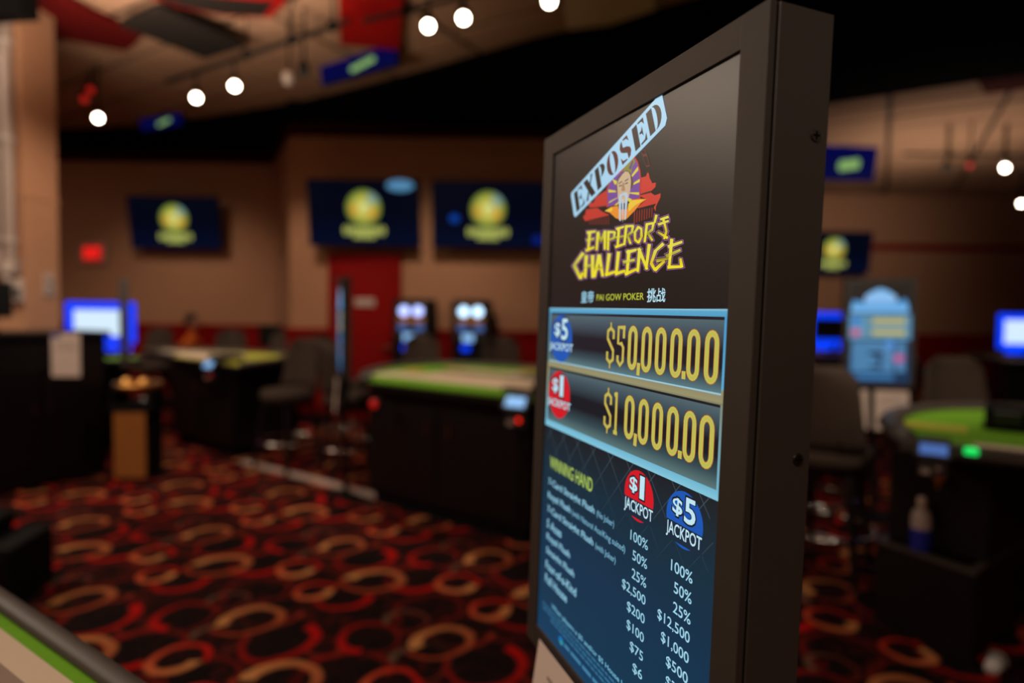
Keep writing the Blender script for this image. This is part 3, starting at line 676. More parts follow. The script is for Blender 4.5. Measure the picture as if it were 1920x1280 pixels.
B().box((0, 0, 0), (.12, .022, .19)).build('body', M['grey'], t, bevel=.006)
B().box((0, -.014, .03), (.09, .008, .05)).build('display', M['conduit'], t)
B().box((0, -.014, -.05), (.05, .008, .02)).build('button', M['darkgrey'], t)
t = thing('junction_box', 'grey electrical box at the foot of the conduits', 'box', (-4.28, 5.255, 1.80))
B().box((0, 0, 0), (.11, .08, .13)).build('body', M['conduit'], t, bevel=.01)
B().box((0, -.045, 0), (.09, .012, .11)).build('cover', M['grey'], t, bevel=.004)

# ---------------------------------------------------------------- red door
door = struct('door_1', B().box((-1.91, 7.972, 1.06), (.78, .05, 2.12)), M['door'], bevel=.006)
b = B()
for s in (-1, 1):
    b.box((-1.91 + s * .43, 7.965, 1.08), (.08, .07, 2.16))
b.box((-1.91, 7.965, 2.17), (.94, .07, .09)).build('frame', M['door'], door, bevel=.005)
for s in (-.9, .9):
    pass
B().box((-1.91, 7.943, 1.58), (.26, .012, .1)).build('sign_plate', M['grey'], door, bevel=.004)
b = B().tube((-1.6, 7.95, 1.0), (-1.6, 7.89, 1.0), .014).tube((-1.6, 7.89, 1.0), (-1.72, 7.89, 1.0), .011)
b.tube((-1.6, 7.952, 1.0), (-1.6, 7.94, 1.0), .03).build('handle', M['chrome'], door)
for z in (.25, 1.06, 1.88):
    B().tube((-2.29, 7.935, z - .05), (-2.29, 7.935, z + .05), .01).build('hinge', M['darkgrey'], door)

# ---------------------------------------------------------------- flat print helpers
class Print:
    """flat picture pieces with a colour per corner, drawn in millimetres (u right, v down) on a screen"""

    def __init__(self):
        self.v, self.f, self.c = [], [], []

    def poly(self, pts, col, d=0.0, col2=None):
        vs = [p[1] for p in pts]
        lo, hi = min(vs), max(vs)
        k0 = len(self.v)
        for (u, v) in pts:
            self.v.append((u, v, d))
            if callable(col):
                self.c.append(col(u, v))
            elif col2 is not None:
                k = (v - lo) / (hi - lo + 1e-9)
                self.c.append(tuple(a + (b - a) * k for a, b in zip(col, col2)))
            else:
                self.c.append(col)
        if len(pts) <= 4:
            self.f.append(tuple(range(k0, k0 + len(pts))))
        else:
            for tri in tessellate_polygon([[Vector((p[0], p[1], 0)) for p in pts]]):
                self.f.append(tuple(k0 + i for i in tri))
        return self

    def rect(self, u0, v0, u1, v1, col, d=0.0, col2=None):
        return self.poly([(u0, v0), (u1, v0), (u1, v1), (u0, v1)], col, d, col2)

    def bands(self, u0, u1, stops, d=0.0):
        for (v0, c0), (v1, c1) in zip(stops, stops[1:]):
            self.rect(u0, v0, u1, v1, c0, d, c1)
        return self

    def ribbon(self, pts, w, col, d=0.0, closed=False, col2=None):
        P = [Vector(p) for p in pts]
        n = len(P)
        L, Rr = [], []
        for i in range(n):
            a = P[i - 1] if (i or closed) else P[i]
            b = P[(i + 1) % n] if (i < n - 1 or closed) else P[i]
            t = (b - a).normalized()
            nn = Vector((-t.y, t.x)) * (w / 2)
            L.append(P[i] + nn)
            Rr.append(P[i] - nn)
        for i in range(n if closed else n - 1):
            j = (i + 1) % n
            self.poly([tuple(L[i]), tuple(L[j]), tuple(Rr[j]), tuple(Rr[i])], col, d, col2)
        return self

    def build(self, name, m, parent, place):
        me = bpy.data.meshes.new(name)
        me.from_pydata([place(*v) for v in self.v], [], self.f)
        at = me.color_attributes.new('Col', 'FLOAT_COLOR', 'POINT')
        for i, c in enumerate(self.c):
            at.data[i].color = lin(c)
        me.materials.append(m)
        o = bpy.data.objects.new(name, me)
        COL.objects.link(o)
        o.parent = parent
        return o


def glyphs(text, bold=0.0):
    """outline of a line of text in the built-in font as a flat mesh (vertices, faces)"""
    cu = bpy.data.curves.new('text', 'FONT')
    cu.body = text
    cu.size = 1
    cu.offset = bold
    cu.resolution_u = 3
    o = bpy.data.objects.new('text', cu)
    COL.objects.link(o)
    dg = bpy.context.evaluated_depsgraph_get()
    me = bpy.data.meshes.new_from_object(o.evaluated_get(dg))
    vs = [(v.co.x, v.co.y) for v in me.vertices]
    fs = [tuple(p.vertices) for p in me.polygons]
    bpy.data.objects.remove(o)
    bpy.data.curves.remove(cu)
    bpy.data.meshes.remove(me)
    return vs, fs


def text(pr, s, box, col, d=0.0, bold=0.0, col2=None, shear=0.0, rot=0.0):
    vs, fs = glyphs(s, bold)
    if not vs:
        return
    x0, x1 = min(v[0] for v in vs), max(v[0] for v in vs)
    y0, y1 = min(v[1] for v in vs), max(v[1] for v in vs)
    u0, v0, u1, v1 = box
    k0 = len(pr.v)
    for x, y in vs:
        a, b = (x - x0) / (x1 - x0), (y1 - y) / (y1 - y0)
        pr.v.append((u0 + a * (u1 - u0) + (1 - b) * shear, v0 + b * (v1 - v0) + a * rot, d))
        pr.c.append(col if col2 is None else tuple(p + (q - p) * b for p, q in zip(col, col2)))
    pr.f.extend(tuple(k0 + i for i in f) for f in fs)


def disc(cu, cv, ru, rv, n=28, a0=0, a1=360):
    full = abs(a1 - a0) >= 360
    return [(cu + ru * math.cos(R(a0 + (a1 - a0) * i / (n if full else n - 1))), cv + rv * math.sin(R(a0 + (a1 - a0) * i / (n if full else n - 1)))) for i in range(n)]


# ---------------------------------------------------------------- jackpot displays (portrait screens on posts)
DW, DH, DD = .464, .776, .071           # case width, height, depth
TOP = 1.718


def place(u, v, d):
    return ((u / 1000) - DW / 2, -DD / 2 + .003 - d / 1000, TOP - v / 1000)


def display_case(label, group=None):
    t = thing('jackpot_display', label, 'jackpot display', group=group)
    zc = TOP - DH / 2
    # front bezel frame
    b = B()
    su, sv0, sv1 = .0335, .030, .034
    y = -DD / 2
    b.box((-DW / 2 + su / 2, y + .004, zc), (su, .008, DH))
    b.box((DW / 2 - su / 2, y + .004, zc), (su, .008, DH))
    b.box((0, y + .004, TOP - sv0 / 2), (DW - 2 * su, .008, sv0))
    b.box((0, y + .004, TOP - DH + sv1 / 2), (DW - 2 * su, .008, sv1))
    b.build('bezel', M['case'], t, bevel=.0006, seg=1)
    B().box((0, y + .0095, zc), (DW - .003, .003, DH - .003)).build('gap_seal', M['groove'], t)
    B().box((0, .0055, zc), (DW, DD - .011, DH)).build('housing', M['case'], t, bevel=.0008, seg=1)
    for sx in (-1, 1):
        for v in (.105, .388, .671):
            s = B().tube((sx * (DW / 2 - .001), DD / 2 - .014, TOP - v), (sx * (DW / 2 + .0012), DD / 2 - .014, TOP - v), .0062, .0052, 16).build('screw', M['screw'], t, smooth=False)
            B().box((sx * (DW / 2 + .0011), DD / 2 - .014, TOP - v), (.0008, .0075, .0016)).box((sx * (DW / 2 + .0011), DD / 2 - .014, TOP - v), (.0008, .0016, .0075)).build('cross_slot', M['groove'], s)
    # post, neck plate and base
    B().tube((0, .012, .02), (0, .012, TOP - DH + .03), .022, seg=16).build('post', M['black'], t)
    B().box((0, .012, TOP - DH - .03), (.12, .05, .1)).build('bracket', M['black'], t, bevel=.004)
    B().lathe([(.0, 0), (.15, 0), (.15, .008), (.03, .02), (0, .02)], (0, .012, 0), 24).build('base_plate', M['black'], t)
    # panel that carries the printed notices
    B().box((0, -.012, TOP - DH - .075), (DW - .02, .006, .15)).build('notice_board', M['black'], t, bevel=.002)
    return t


t = display_case('large sharp portrait screen in front, lit with jackpot amounts and winning hands')
MAT_DISPLAY = Matrix(((0.352330167, 0.935638219, 0.021084973), (-0.935842588, 0.352417962, -0.000480891), (-0.007880664, -0.019562784, 0.999777572)))
org = Vector((0.04588866, 0.95246557, 1.71761534))
rot = MAT_DISPLAY.to_quaternion()
t.rotation_mode = 'QUATERNION'
t.rotation_quaternion = rot
t.location = org - rot.to_matrix() @ Vector((-DW / 2, -DD / 2, TOP))
DISP = t

scr = Print()
U0, U1 = 30, 434
scr.bands(U0, U1, [(26, (4, 4, 6)), (230, (4, 4, 6)), (258, (6, 6, 10))])
scr.bands(U0, U1, [(258, (8, 14, 22)), (430, (8, 22, 32)), (445, (12, 30, 40)), (500, (0, 42, 60)), (600, (0, 48, 76)), (680, (0, 52, 78)), (750, (0, 60, 96))])
s = scr.build('screen', M['screen'], t, place)
SCR = s

PALE, CYAN = (168, 216, 238), (150, 205, 226)
# crosshatch behind the paytable
p = Print()
for k in range(16):
    u = 20 + k * 44
    for sg in (-1, 1):
        uu = u if sg > 0 else u - 280
        a, b_ = (uu, 432), (uu - sg * 100 * .9, 532) if sg > 0 else (uu + 90, 532)
        pts = []
        for q in range(11):
            f = q / 10
            pts.append((a[0] + (b_[0] - a[0]) * f, a[1] + (b_[1] - a[1]) * f))
        for q in range(10):
            (x0, y0), (x1, y1) = pts[q], pts[q + 1]
            if min(x0, x1) < 40 or max(x0, x1) > 425:
                continue
            g = 1 - q / 10
            c = (12 + 44 * g, 42 + 36 * g, 58 + 34 * g)
            p.ribbon([(x0, y0), (x1, y1)], .9, c, .10)
p.build('crosshatch', M['ink'], s, place)

# stamp across the title
p = Print()
e1, e2, o0 = Vector((.958, -.318)), Vector((.43, 1.08)), Vector((94.0, 97.2))
ST = lambda a, b: tuple(o0 + e1 * a + e2 * b)
WID, HEI = 223, 33.5
outer = [ST(0, 3), ST(2.5, 0), ST(WID, 0), ST(WID, HEI - 5), ST(WID - 5, HEI), ST(3, HEI), ST(0, HEI - 4)]
p.poly(outer, (160, 206, 232), .45)
def crescent(cx, cy, rx, ry, a0, a1, k):
    o_ = disc(cx, cy, rx, ry, 10, a0, a1)
    i_ = disc(cx, cy, rx * k, ry * .93, 10, a1, a0)
    return o_ + i_
LET = {
    'E': [[(.06, 0), (.46, 0), (.46, 1), (.06, 1)], [(.54, 0), (.97, 0), (.97, .3), (.82, .1), (.54, .07)], [(.54, .46), (.70, .43), (.80, .28), (.80, .72), (.70, .56), (.54, .53)], [(.54, 1), (1.0, 1), (1.0, .68), (.84, .9), (.54, .93)]],
    'X': [[(.0, 0), (.42, 0), (1.0, 1), (.58, 1)], [(.70, 0), (1.0, 0), (.97, .06), (.64, .44), (.57, .33), (.80, .06)], [(.0, 1), (.3, 1), (.28, .94), (.44, .68), (.37, .56), (.06, .94)]],
    'P': [[(.06, 0), (.46, 0), (.46, 1), (.06, 1)], crescent(.52, .29, .48, .29, -90, 90, .28)],
    'O': [crescent(.46, .5, .46, .5, 90, 270, .30), crescent(.56, .5, .46, .5, -90, 90, .30)],
    'S': [[(.10, .28), (.18, .10), (.34, .02), (.36, .34), (.66, .44), (.88, .58), (.94, .76), (.82, .94), (.64, 1.0), (.62, .72), (.34, .58), (.16, .46)], [(.44, 0), (.80, .0), (.88, .30), (.70, .12), (.44, .07)], [(.06, .66), (.22, .88), (.54, .94), (.54, 1), (.10, 1)]],
    'D': [[(.06, 0), (.46, 0), (.46, 1), (.06, 1)], crescent(.54, .5, .48, .5, -90, 90, .36)],
}
for k, ch in enumerate('EXPOSED'):
    a0_ = 7 + k * 30.4
    for pg in LET[ch]:
        dark = (20, 18, 18)
        if ch in 'OS' and k < 6:
            dark = (78, 30, 26)
        p.poly([ST(a0_ + q[0] * 26.5, 4 + q[1] * (HEI - 8)) for q in pg], dark, .55)
p.build('stamp', M['ink'], s, place)

# emblem: pagoda roofs, arch with rays, bearded old man
p = Print()
for i, (nm, c, pts) in enumerate(EMBLEM):
    p.poly(pts, tuple(v * .92 for v in c), .12 + i * .003)
p.build('emblem', M['ink'], s, place)

# brush lettering of the title
p = Print()
for k, (fill, dark, glow_) in enumerate(BRUSH):
    for q in glow_:
        p.poly(q, (150, 96, 150), .30)
    for q in dark:
        p.poly(q, (44, 22, 34), .33)
    allv = [v[1] for q in fill for v in q]
    lo, hi = min(allv), max(allv)
    def yel(u, v, lo=lo, hi=hi):
        f = (v - lo) / (hi - lo)
        st = [(0, (226, 216, 70)), (.42, (206, 200, 80)), (.56, (120, 118, 40)), (.66, (214, 190, 30)), (1, (236, 222, 40))]
        for (f0, c0), (f1, c1) in zip(st, st[1:]):
            if f <= f1 or f1 == 1:
                g = max(0, min(1, (f - f0) / (f1 - f0)))
                return tuple(a + (b - a) * g for a, b in zip(c0, c1))
    for q in fill:
        p.poly(q, yel, .36)
p.build('title_lettering', M['ink'], s, place)

p = Print()
text(p, '皇帝', (138, 234.2, 173, 250.2), (150, 208, 230), .2, .012)
text(p, '挑战', (296.5, 235, 331, 250.2), (180, 226, 242), .2, .012)
text(p, 'PAI GOW POKER', (181, 239.4, 290, 247.3), (196, 202, 62), .2, .0)
p.build('subtitle_lettering', M['ink'], s, place)

# jackpot panels
p = Print()
TEAL, NAVY = (76, 98, 106), (10, 14, 28)
p.bands(36, 430, [(257, (150, 206, 226)), (259, (84, 164, 200)), (266, (70, 150, 196))], .12)
p.bands(424.5, 430, [(266, (66, 150, 200)), (331, (90, 168, 206))], .12)
p.bands(424.5, 430, [(331, (150, 144, 96)), (352, (120, 140, 130)), (425, (110, 180, 206))], .12)
p.bands(36, 42.5, [(266, (70, 140, 176)), (335, (96, 120, 120)), (345, (150, 140, 92)), (425, (110, 176, 200))], .12)
p.bands(36, 430, [(423, (108, 180, 208)), (432.5, (128, 196, 218))], .12)
p.bands(42.5, 424.5, [(264, (14, 16, 26)), (267, (14, 16, 26))], .13)
p.bands(42.5, 424.5, [(267, TEAL), (279, (60, 76, 88)), (296, NAVY), (311, NAVY), (322, (48, 70, 80)), (334, (86, 118, 126))], .13)
p.bands(42.5, 424.5, [(334, (150, 200, 216)), (335.6, (150, 200, 216))], .14)
p.bands(36, 428, [(335.6, (142, 136, 106)), (342, (150, 144, 104)), (344.5, (110, 116, 96))], .14)
p.bands(42.5, 424.5, [(344.5, (8, 14, 22)), (347, (8, 14, 22))], .14)
p.bands(42.5, 424.5, [(347, TEAL), (359, (56, 76, 86)), (378, (4, 14, 28)), (392, (4, 16, 28)), (408, (44, 70, 78)), (423, (86, 116, 118))], .13)
p.build('jackpot_panel', M['ink'], s, place)


def amount(pr, cells, v0, v1):
    h = v1 - v0
    w = 6.0
    for ch, u0, u1 in cells:
        cu = (u0 + u1) / 2
        rw = (u1 - u0) / 2
        paths = []
        if ch == '0':
            r = rw - w / 2
            pts = disc(cu, v0 + rw * 1.15, r, rw * 1.15 - w * .45, 9, 180, 360) + disc(cu, v1 - rw * 1.15, r, rw * 1.15 - w * .45, 9, 0, 180)
            paths = [(pts, True)]
        elif ch == '5':
            paths = [([(u1 + .5, v0 + 2.4), (u0 + w / 2, v0 + 2.4), (u0 + w / 2, v0 + h * .43), (cu + 2, v0 + h * .43), (u1 - w / 2, v0 + h * .52), (u1 - w / 2, v1 - 8), (cu, v1 - 2.6), (u0 + w / 2, v1 - 8), (u0 + w / 2, v0 + h * .72)], False), ([(u1 - 2.4, v0 + 2), (u1 - 2.4, v0 + h * .3)], False)]
        elif ch == '$':
            paths = [([(u1 - w / 2, v0 + h * .34), (u1 - w / 2, v0 + h * .16), (cu, v0 + 4), (u0 + w / 2, v0 + h * .16), (u0 + w / 2, v0 + h * .34), (u1 - w / 2, v0 + h * .62), (u1 - w / 2, v1 - h * .16), (cu, v1 - 4), (u0 + w / 2, v1 - h * .16), (u0 + w / 2, v0 + h * .66)], False), ([(cu, v0 - 3), (cu, v0 + 6)], False), ([(cu, v1 - 6), (cu, v1 + 3)], False)]
        elif ch == '1':
            paths = [([(cu + 1, v0), (cu + 1, v1)], False), ([(cu + 1, v0 + 1.5), (cu - 4, v0 + 4)], False), ([(cu - 4, v1 - 1.5), (cu + 5, v1 - 1.5)], False)]
        elif ch == ',':
            paths = [([(cu, v1 - 9), (cu - .6, v1 + 5)], False)]
        elif ch == '.':
            paths = [([(cu, v1 - 8), (cu, v1)], False)]
        for pts, cl in paths:
            ww = w * (.55 if (ch == '$' and len(pts) == 2) else 1)
            ww = ww * (.72 if ch in '$51' else 1)
            pr.ribbon(pts, ww + 1.5, (150, 84, 36), .22, cl)
            pr.ribbon(pts, ww, (200, 184, 80), .26, cl, )
            pr.ribbon(pts, ww * .4, (180, 184, 84), .29, cl)


p = Print()
amount(p, [('$', 211, 231), ('5', 236, 254), ('0', 261.5, 281), (',', 282, 289), ('0', 290, 310), ('0', 317, 336.5), ('0', 344, 363.8), ('.', 365, 371), ('0', 372, 391.6), ('0', 399, 418.8)], 277, 327)
p.build('amount_lettering', M['ink'], s, place)
p = Print()
amount(p, [('$', 211, 231), ('1', 234, 246), ('0', 260.5, 281), (',', 282, 289), ('0', 290, 310), ('0', 317, 336.5), ('0', 344, 363.8), ('.', 365, 371), ('0', 372, 391.6), ('0', 397, 418)], 357, 407)
p.build('amount_lettering', M['ink'], s, place)


def badge(cu, cv, ru, rv, col, num, jw, jh, jv, halo=False):
    """round badge: number over the word JACKPOT"""
    p = Print()
    p.poly(disc(cu, cv, ru, rv, 32), col, .20)
    dk = (6, 18, 34)
    if halo:
        p.poly([(cu - jw - 1, jv - 1.2), (cu + jw + 1, jv - 1.2), (cu + jw + 1, jv + jh + 1.2), (cu - jw - 1, jv + jh + 1.2)], (8, 38, 58), .225)
    nw = (.0, .60) if num == '5' else (.06, .38)
    for (bold, g, c, d) in ((.05, 2.0, dk, .24), (.02, 0, (190, 228, 242), .28)):
        g *= ru / 30
        text(p, '$', (cu - ru * .66 - g, cv - rv * .66 - g, cu - ru * .10 + g, cv - rv * .02 + g), c, d, bold)
        text(p, num, (cu + ru * nw[0] - g, cv - rv * .84 - g, cu + ru * nw[1] + g, cv + rv * .06 + g), c, d + .005, bold)
        text(p, 'JACKPOT', (cu - jw - g * .6, jv - g * .6, cu + jw + g * .6, jv + jh + g * .6), c, d + .01, bold * .6)
    p.build('jackpot_badge', M['ink'], s, place)


BLUE, CRIM = (8, 84, 178), (206, 16, 34)
badge(80, 300.5, 35.5, 34, BLUE, '5', 39, 14.5, 307)
badge(80, 381.5, 35.5, 34, CRIM, '1', 39, 14.5, 389)
badge(297, 466, 29.5, 28.5, CRIM, '1', 29, 17, 473.5, True)
badge(379.5, 466, 29.5, 28.5, BLUE, '5', 28.5, 17, 473.5, True)

# paytable
p = Print()
text(p, 'WINNING HAND', (58, 475, 190, 493), (176, 206, 92), .2, .006)
rows = [('7-Card Straight Flush', ' (No Joker)', 55, 198, 204, 247), ('Royal Flush', ' (with Natural Ace/King suited)', 55, 131, 136, 274),
        ('7-Card Straight Flush', ' (with Joker)', 55, 198, 204, 254), ('5 Aces', '', 55, 105, 0, 0), ('Royal Flush', '', 56, 134, 0, 0),
        ('Straight Flush', '', 56, 149, 0, 0), ('Four-of-a-Kind', '', 56, 157, 0, 0), ('Full House', '', 56, 130, 0, 0)]
for k, (a, b_, u0, u1, u2, u3) in enumerate(rows):
    v = 508.5 + k * 20.6
    text(p, a, (u0, v, u1, v + 12.6), (140, 198, 222), .2, .018)
    if b_:
        text(p, b_.strip(), (u2, v + 2, u3, v + 12.4), (120, 180, 206), .2, .004)
p.build('hand_lettering', M['ink'], s, place)
p = Print()
c1 = [('100%', 284), ('50%', 290), ('25%', 290), ('$2,500', 270.5), ('$200', 283), ('$100', 284), ('$75', 292.5), ('$6', 300)]
for k, (a, u0) in enumerate(c1):
    v = 508 + k * 20.9
    text(p, a, (u0, v - (1 if '$' in a else 0), 319.5, v + 11.6), (150, 206, 228), .2, .006)
p.build('payout_lettering', M['ink'], s, place)
p = Print()
c2 = [('100%', 362), ('50%', 368.5), ('25%', 368.5), ('$12,500', 342.5), ('$1,000', 350.5), ('$500', 361), ('$375', 362), ('$30', 370)]
for k, (a, u0) in enumerate(c2):
    v = 511.5 + k * 20.3
    text(p, a, (u0, v - (1 if '$' in a else 0), 397, v + 11.8), (158, 212, 234), .2, .008)
p.build('payout_lettering', M['ink'], s, place)
p = Print()
text(p, 'When players a $5 and/or $5 House Jackpot re', (82, 687, 330, 695.5), (110, 178, 208), .2, .016)
for k, (u0, u1) in enumerate(((50, 330), (52, 336), (80, 320))):
    u = u0
    while u < u1:
        w = rng.uniform(5, 15)
        p.rect(u, 698 + k * 6.6, u + w, 701.4 + k * 6.6, (44, 104, 140), .2)
        u += w + 2.2
u = 128
for w in (16, 30, 24, 40, 34, 28):
    p.rect(u, 722.5, u + w, 727.5, (60, 124, 160), .2)
    u += w + 4
p.poly(disc(117, 725, 8, 6, 16), (0, 110, 180), .2)
p.poly(disc(118, 727, 4.5, 3, 12), (60, 150, 110), .24)
p.build('small_print', M['ink'], s, place)


def sheet(label, root, u0, u1, v0, v1, tilt, lines, d0=.02):
    """a printed sheet standing against the notice board of a display"""
    W = root.matrix_basis
    w, h = (u1 - u0) / 1000, (v1 - v0) / 1000
    o = thing('paper_notice', label, 'paper notice', group=None)
    B().box((0, 0, -h / 2), (w, .0008, h)).build('sheet', M['paper'], o)
    for k, (a, b, f) in enumerate(lines):
        B().box(((a + b) / 2 * w - w / 2, -.0007, -h * f), ((b - a) * w, .0004, h * .018)).build('printed_line', M['greyprint'], o)
    lp = Vector((((u0 + u1) / 2) / 1000 - DW / 2, -DD / 2 - d0, TOP - v0 / 1000))
    o.rotation_mode = 'QUATERNION'
    o.rotation_quaternion = W.to_quaternion() @ Matrix.Rotation(tilt, 3, 'X').to_quaternion()
    o.location = W @ lp
    return o


bpy.context.view_layer.update()
LN = [(.2, .8, .12), (.12, .88, .2), (.12, .8, .26), (.12, .88, .32), (.12, .7, .38), (.12, .85, .5), (.12, .6, .56)]
sheet('white paper notice standing below the large sharp screen in front', DISP, 58, 270, 752, 1032, R(-7), LN, .004)

# the other three displays: blue content
dsp = display_case('portrait jackpot display with glowing blue picture beside the green table at right', 'blurred jackpot displays')
ink = Print()
ink.bands(30, 434, [(26, (14, 12, 12)), (200, (16, 14, 14)), (260, (20, 30, 40)), (750, (14, 50, 84))])
s2 = ink.build('screen', M['screen'], dsp, place)
p = Print()
LB, MB = (120, 186, 240), (66, 140, 200)
p.poly([(130, 190), (130, 130), (180, 90), (232, 70), (285, 90), (335, 130), (335, 190)], LB, .1, (150, 190, 235))
p.poly([(45, 200), (60, 150), (120, 170), (340, 170), (390, 140), (412, 200), (412, 240), (45, 240)], MB, .14, LB)
p.build('emblem', M['ink'], s2, place)
p = Print()
p.rect(36, 256, 430, 432, (84, 150, 190), .1)
for v in (272, 352):
    p.rect(130, v, 418, v + 64, (90, 130, 150), .14)
    p.rect(185, v + 12, 395, v + 48, (190, 176, 84), .18)
    p.poly(disc(80, v + 32, 36, 32, 20), (60, 120, 190) if v < 300 else (180, 90, 130), .18)
p.build('jackpot_panel', M['ink'], s2, place)
p = Print()
for k in range(9):
    v = 452 + k * 24
    p.rect(55, v, 55 + (200, 190, 210, 110, 150, 170, 180, 120, 190)[k], v + 16, (84, 146, 196), .14)
    p.rect(250, v, 330, v + 15, (90, 150, 200), .14)
    p.rect(345, v, 400, v + 15, (90, 150, 200), .14)
p.poly(disc(300, 470, 34, 30, 20), (80, 140, 210), .2)
p.poly(disc(360, 566, 36, 34, 20), (170, 90, 140), .2)
p.rect(60, 680, 330, 720, (50, 110, 160), .14)
p.build('paytable', M['ink'], s2, place)
RX, RY, RZ = 2.64, 4.4, R(-14)
dsp.location = (RX, RY, 0.02)
dsp.rotation_euler = (0, R(-.6), RZ)
bpy.context.view_layer.update()
sheet('left sheet of the pair below the blue display at right', dsp, 30, 160, 795, 1075, R(-4), LN)
sheet('right sheet of the pair below the blue display at right', dsp, 205, 420, 795, 1075, R(-4), LN)
e = dup(dsp, (-1.33, 4.86, 0), R(-71), 'portrait jackpot display seen edge on in front of the red door')
bpy.context.view_layer.update()
sheet('white sheet below the edge-on display in front of the red door', e, 120, 330, 790, 1060, R(-4), LN)
e2 = dup(dsp, (-3.55, 5.61, 0), R(-57.5), 'portrait jackpot display seen edge on before the glowing blue board')
# ---------------------------------------------------------------- gaming tables
def gaming_table(label, outline, body, z=.95, feltm='felt', prints=(), tray=None, group='gaming tables', wl=.055, step=0):
    out = chaikin(outline, 2)
    area2 = sum(a[0] * b[1] - b[0] * a[1] for a, b in zip(out, out[1:] + out[:1]))
    if area2 < 0:
        out = [out[0]] + out[1:][::-1]
    cx = sum(p[0] for p in out) / len(out)
    cy = sum(p[1] for p in out) / len(out)
    out = [(x - cx, y - cy) for x, y in out]
    t = thing('gaming_table', label, 'gaming table', (cx, cy, 0), group=group)
    B().prism(out, z - .05, z - .012).build('tabletop', M['cabinet'], t)
    inn = inset(out, min(.035, wl))
    B().prism(inn, z - .012, z).build('felt', M[feltm], t)
    # padded arm rest along the players' side (every side but the dealer's straight edge)
    mid = inset(out, wl * 1.27)
    n = len(out)
    b = B()
    rings = []
    idx = list(range(n))
    dl = [i for i in range(n)]
    # find the dealer edge = longest side
    L = [(Vector(out[i]) - Vector(out[(i + 1) % n])).length for i in range(n)]
    k = L.index(max(L))
    order = [(k + 1 + i) % n for i in range(n)]
    for i in order:
        o_, m_ = Vector((*out[i], 0)), Vector((*mid[i], 0))
        c = (o_ + m_) / 2
        w = (o_ - m_) / 2
        w = w.normalized() * wl
        ring = []
        for a in range(8):
            an = 2 * math.pi * a / 8
            q = c + w * math.cos(an) + Vector((0, 0, z + .004 + wl * .55 * math.sin(an)))
            ring.append(b.bm.verts.new(q))
        rings.append(ring)
    for p, q in zip(rings, rings[1:]):
        for a in range(8):
            b.bm.faces.new((p[a], p[(a + 1) % 8], q[(a + 1) % 8], q[a]))
    b.bm.faces.new(rings[0])
    b.bm.faces.new(rings[-1][::-1])
    b.build('arm_rest', M['rail'], t, smooth=True)
    for pm, poly in prints:
        B().prism([(x - cx, y - cy) for x, y in poly], z, z + .003).build('layout_print', M[pm], t)
    if tray:
        (tx, ty), rz, (sx, sy) = tray
        tr = B().box((tx - cx, ty - cy, z + .02), (sx, sy, .04), rz).build('chip_tray', M['black'], t, bevel=.006)
        ux, uy = math.cos(rz), math.sin(rz)
        for i in range(6):
            f = (i - 2.5) / 6 * sx
            px, py = tx - cx + ux * f, ty - cy + uy * f
            B().tube((px - uy * -sy * .42, py - ux * sy * .42, z + .042), (px + uy * -sy * .42, py + ux * sy * .42, z + .042), .019, seg=10).build('chip_roll', M[('darkgrey', 'cabinet', 'grey', 'darkgrey', 'cabinet', 'darkgrey')[i]], tr)
    (bx, by), rz, (sx, sy) = body
    if step:
        p, q = Vector(out[k]), Vector(out[(k + 1) % n])
        mm_ = (p + q) / 2
        B().box((mm_.x, mm_.y, z - .012), ((q - p).length, .03, .05), math.atan2((q - p).y, (q - p).x)).build('edge_trim', M['rail'], t, bevel=.006)
        B().box((bx - cx, by - cy, (z - .05 + step) / 2), (sx, sy, z - .05 - step), rz).build('cabinet', M['cabinet'], t, bevel=.008)
        return t
    B().box((bx - cx, by - cy, (z - .05) / 2 + .05), (sx, sy, z - .15), rz).build('cabinet', M['cabinet'], t, bevel=.008)
    B().box((bx - cx, by - cy, .05), (sx - .08, sy - .08, .1), rz).build('plinth', M['black'], t)
    ux, uy = math.cos(rz), math.sin(rz)
    for s in (-1, 1):
        fx, fy = bx - cx + ux * s * sx * .24 + uy * (sy / 2 + .006), by - cy + uy * s * sx * .24 - ux * (sy / 2 + .006)
        dd = B().box((fx, fy, .46), (sx * .44, .014, .62), rz).build('door', M['cabinet'], t, bevel=.003)
        hx, hy = fx - ux * s * sx * .17 + uy * .02, fy - uy * s * sx * .17 - ux * .02
        B().tube((hx, hy, .6), (hx, hy, .7), .007, seg=8).build('handle', M['chrome'], dd)
    return t


AB = math.atan2(-.6, .8)


def off(p, a, b, rz=AB):
    return (p[0] + a * math.cos(rz) - b * math.sin(rz), p[1] + a * math.sin(rz) + b * math.cos(rz))


def strip(c, rz, sx, sy):
    return [off(c, -sx / 2, -sy / 2, rz), off(c, sx / 2, -sy / 2, rz), off(c, sx / 2, sy / 2, rz), off(c, -sx / 2, sy / 2, rz)]


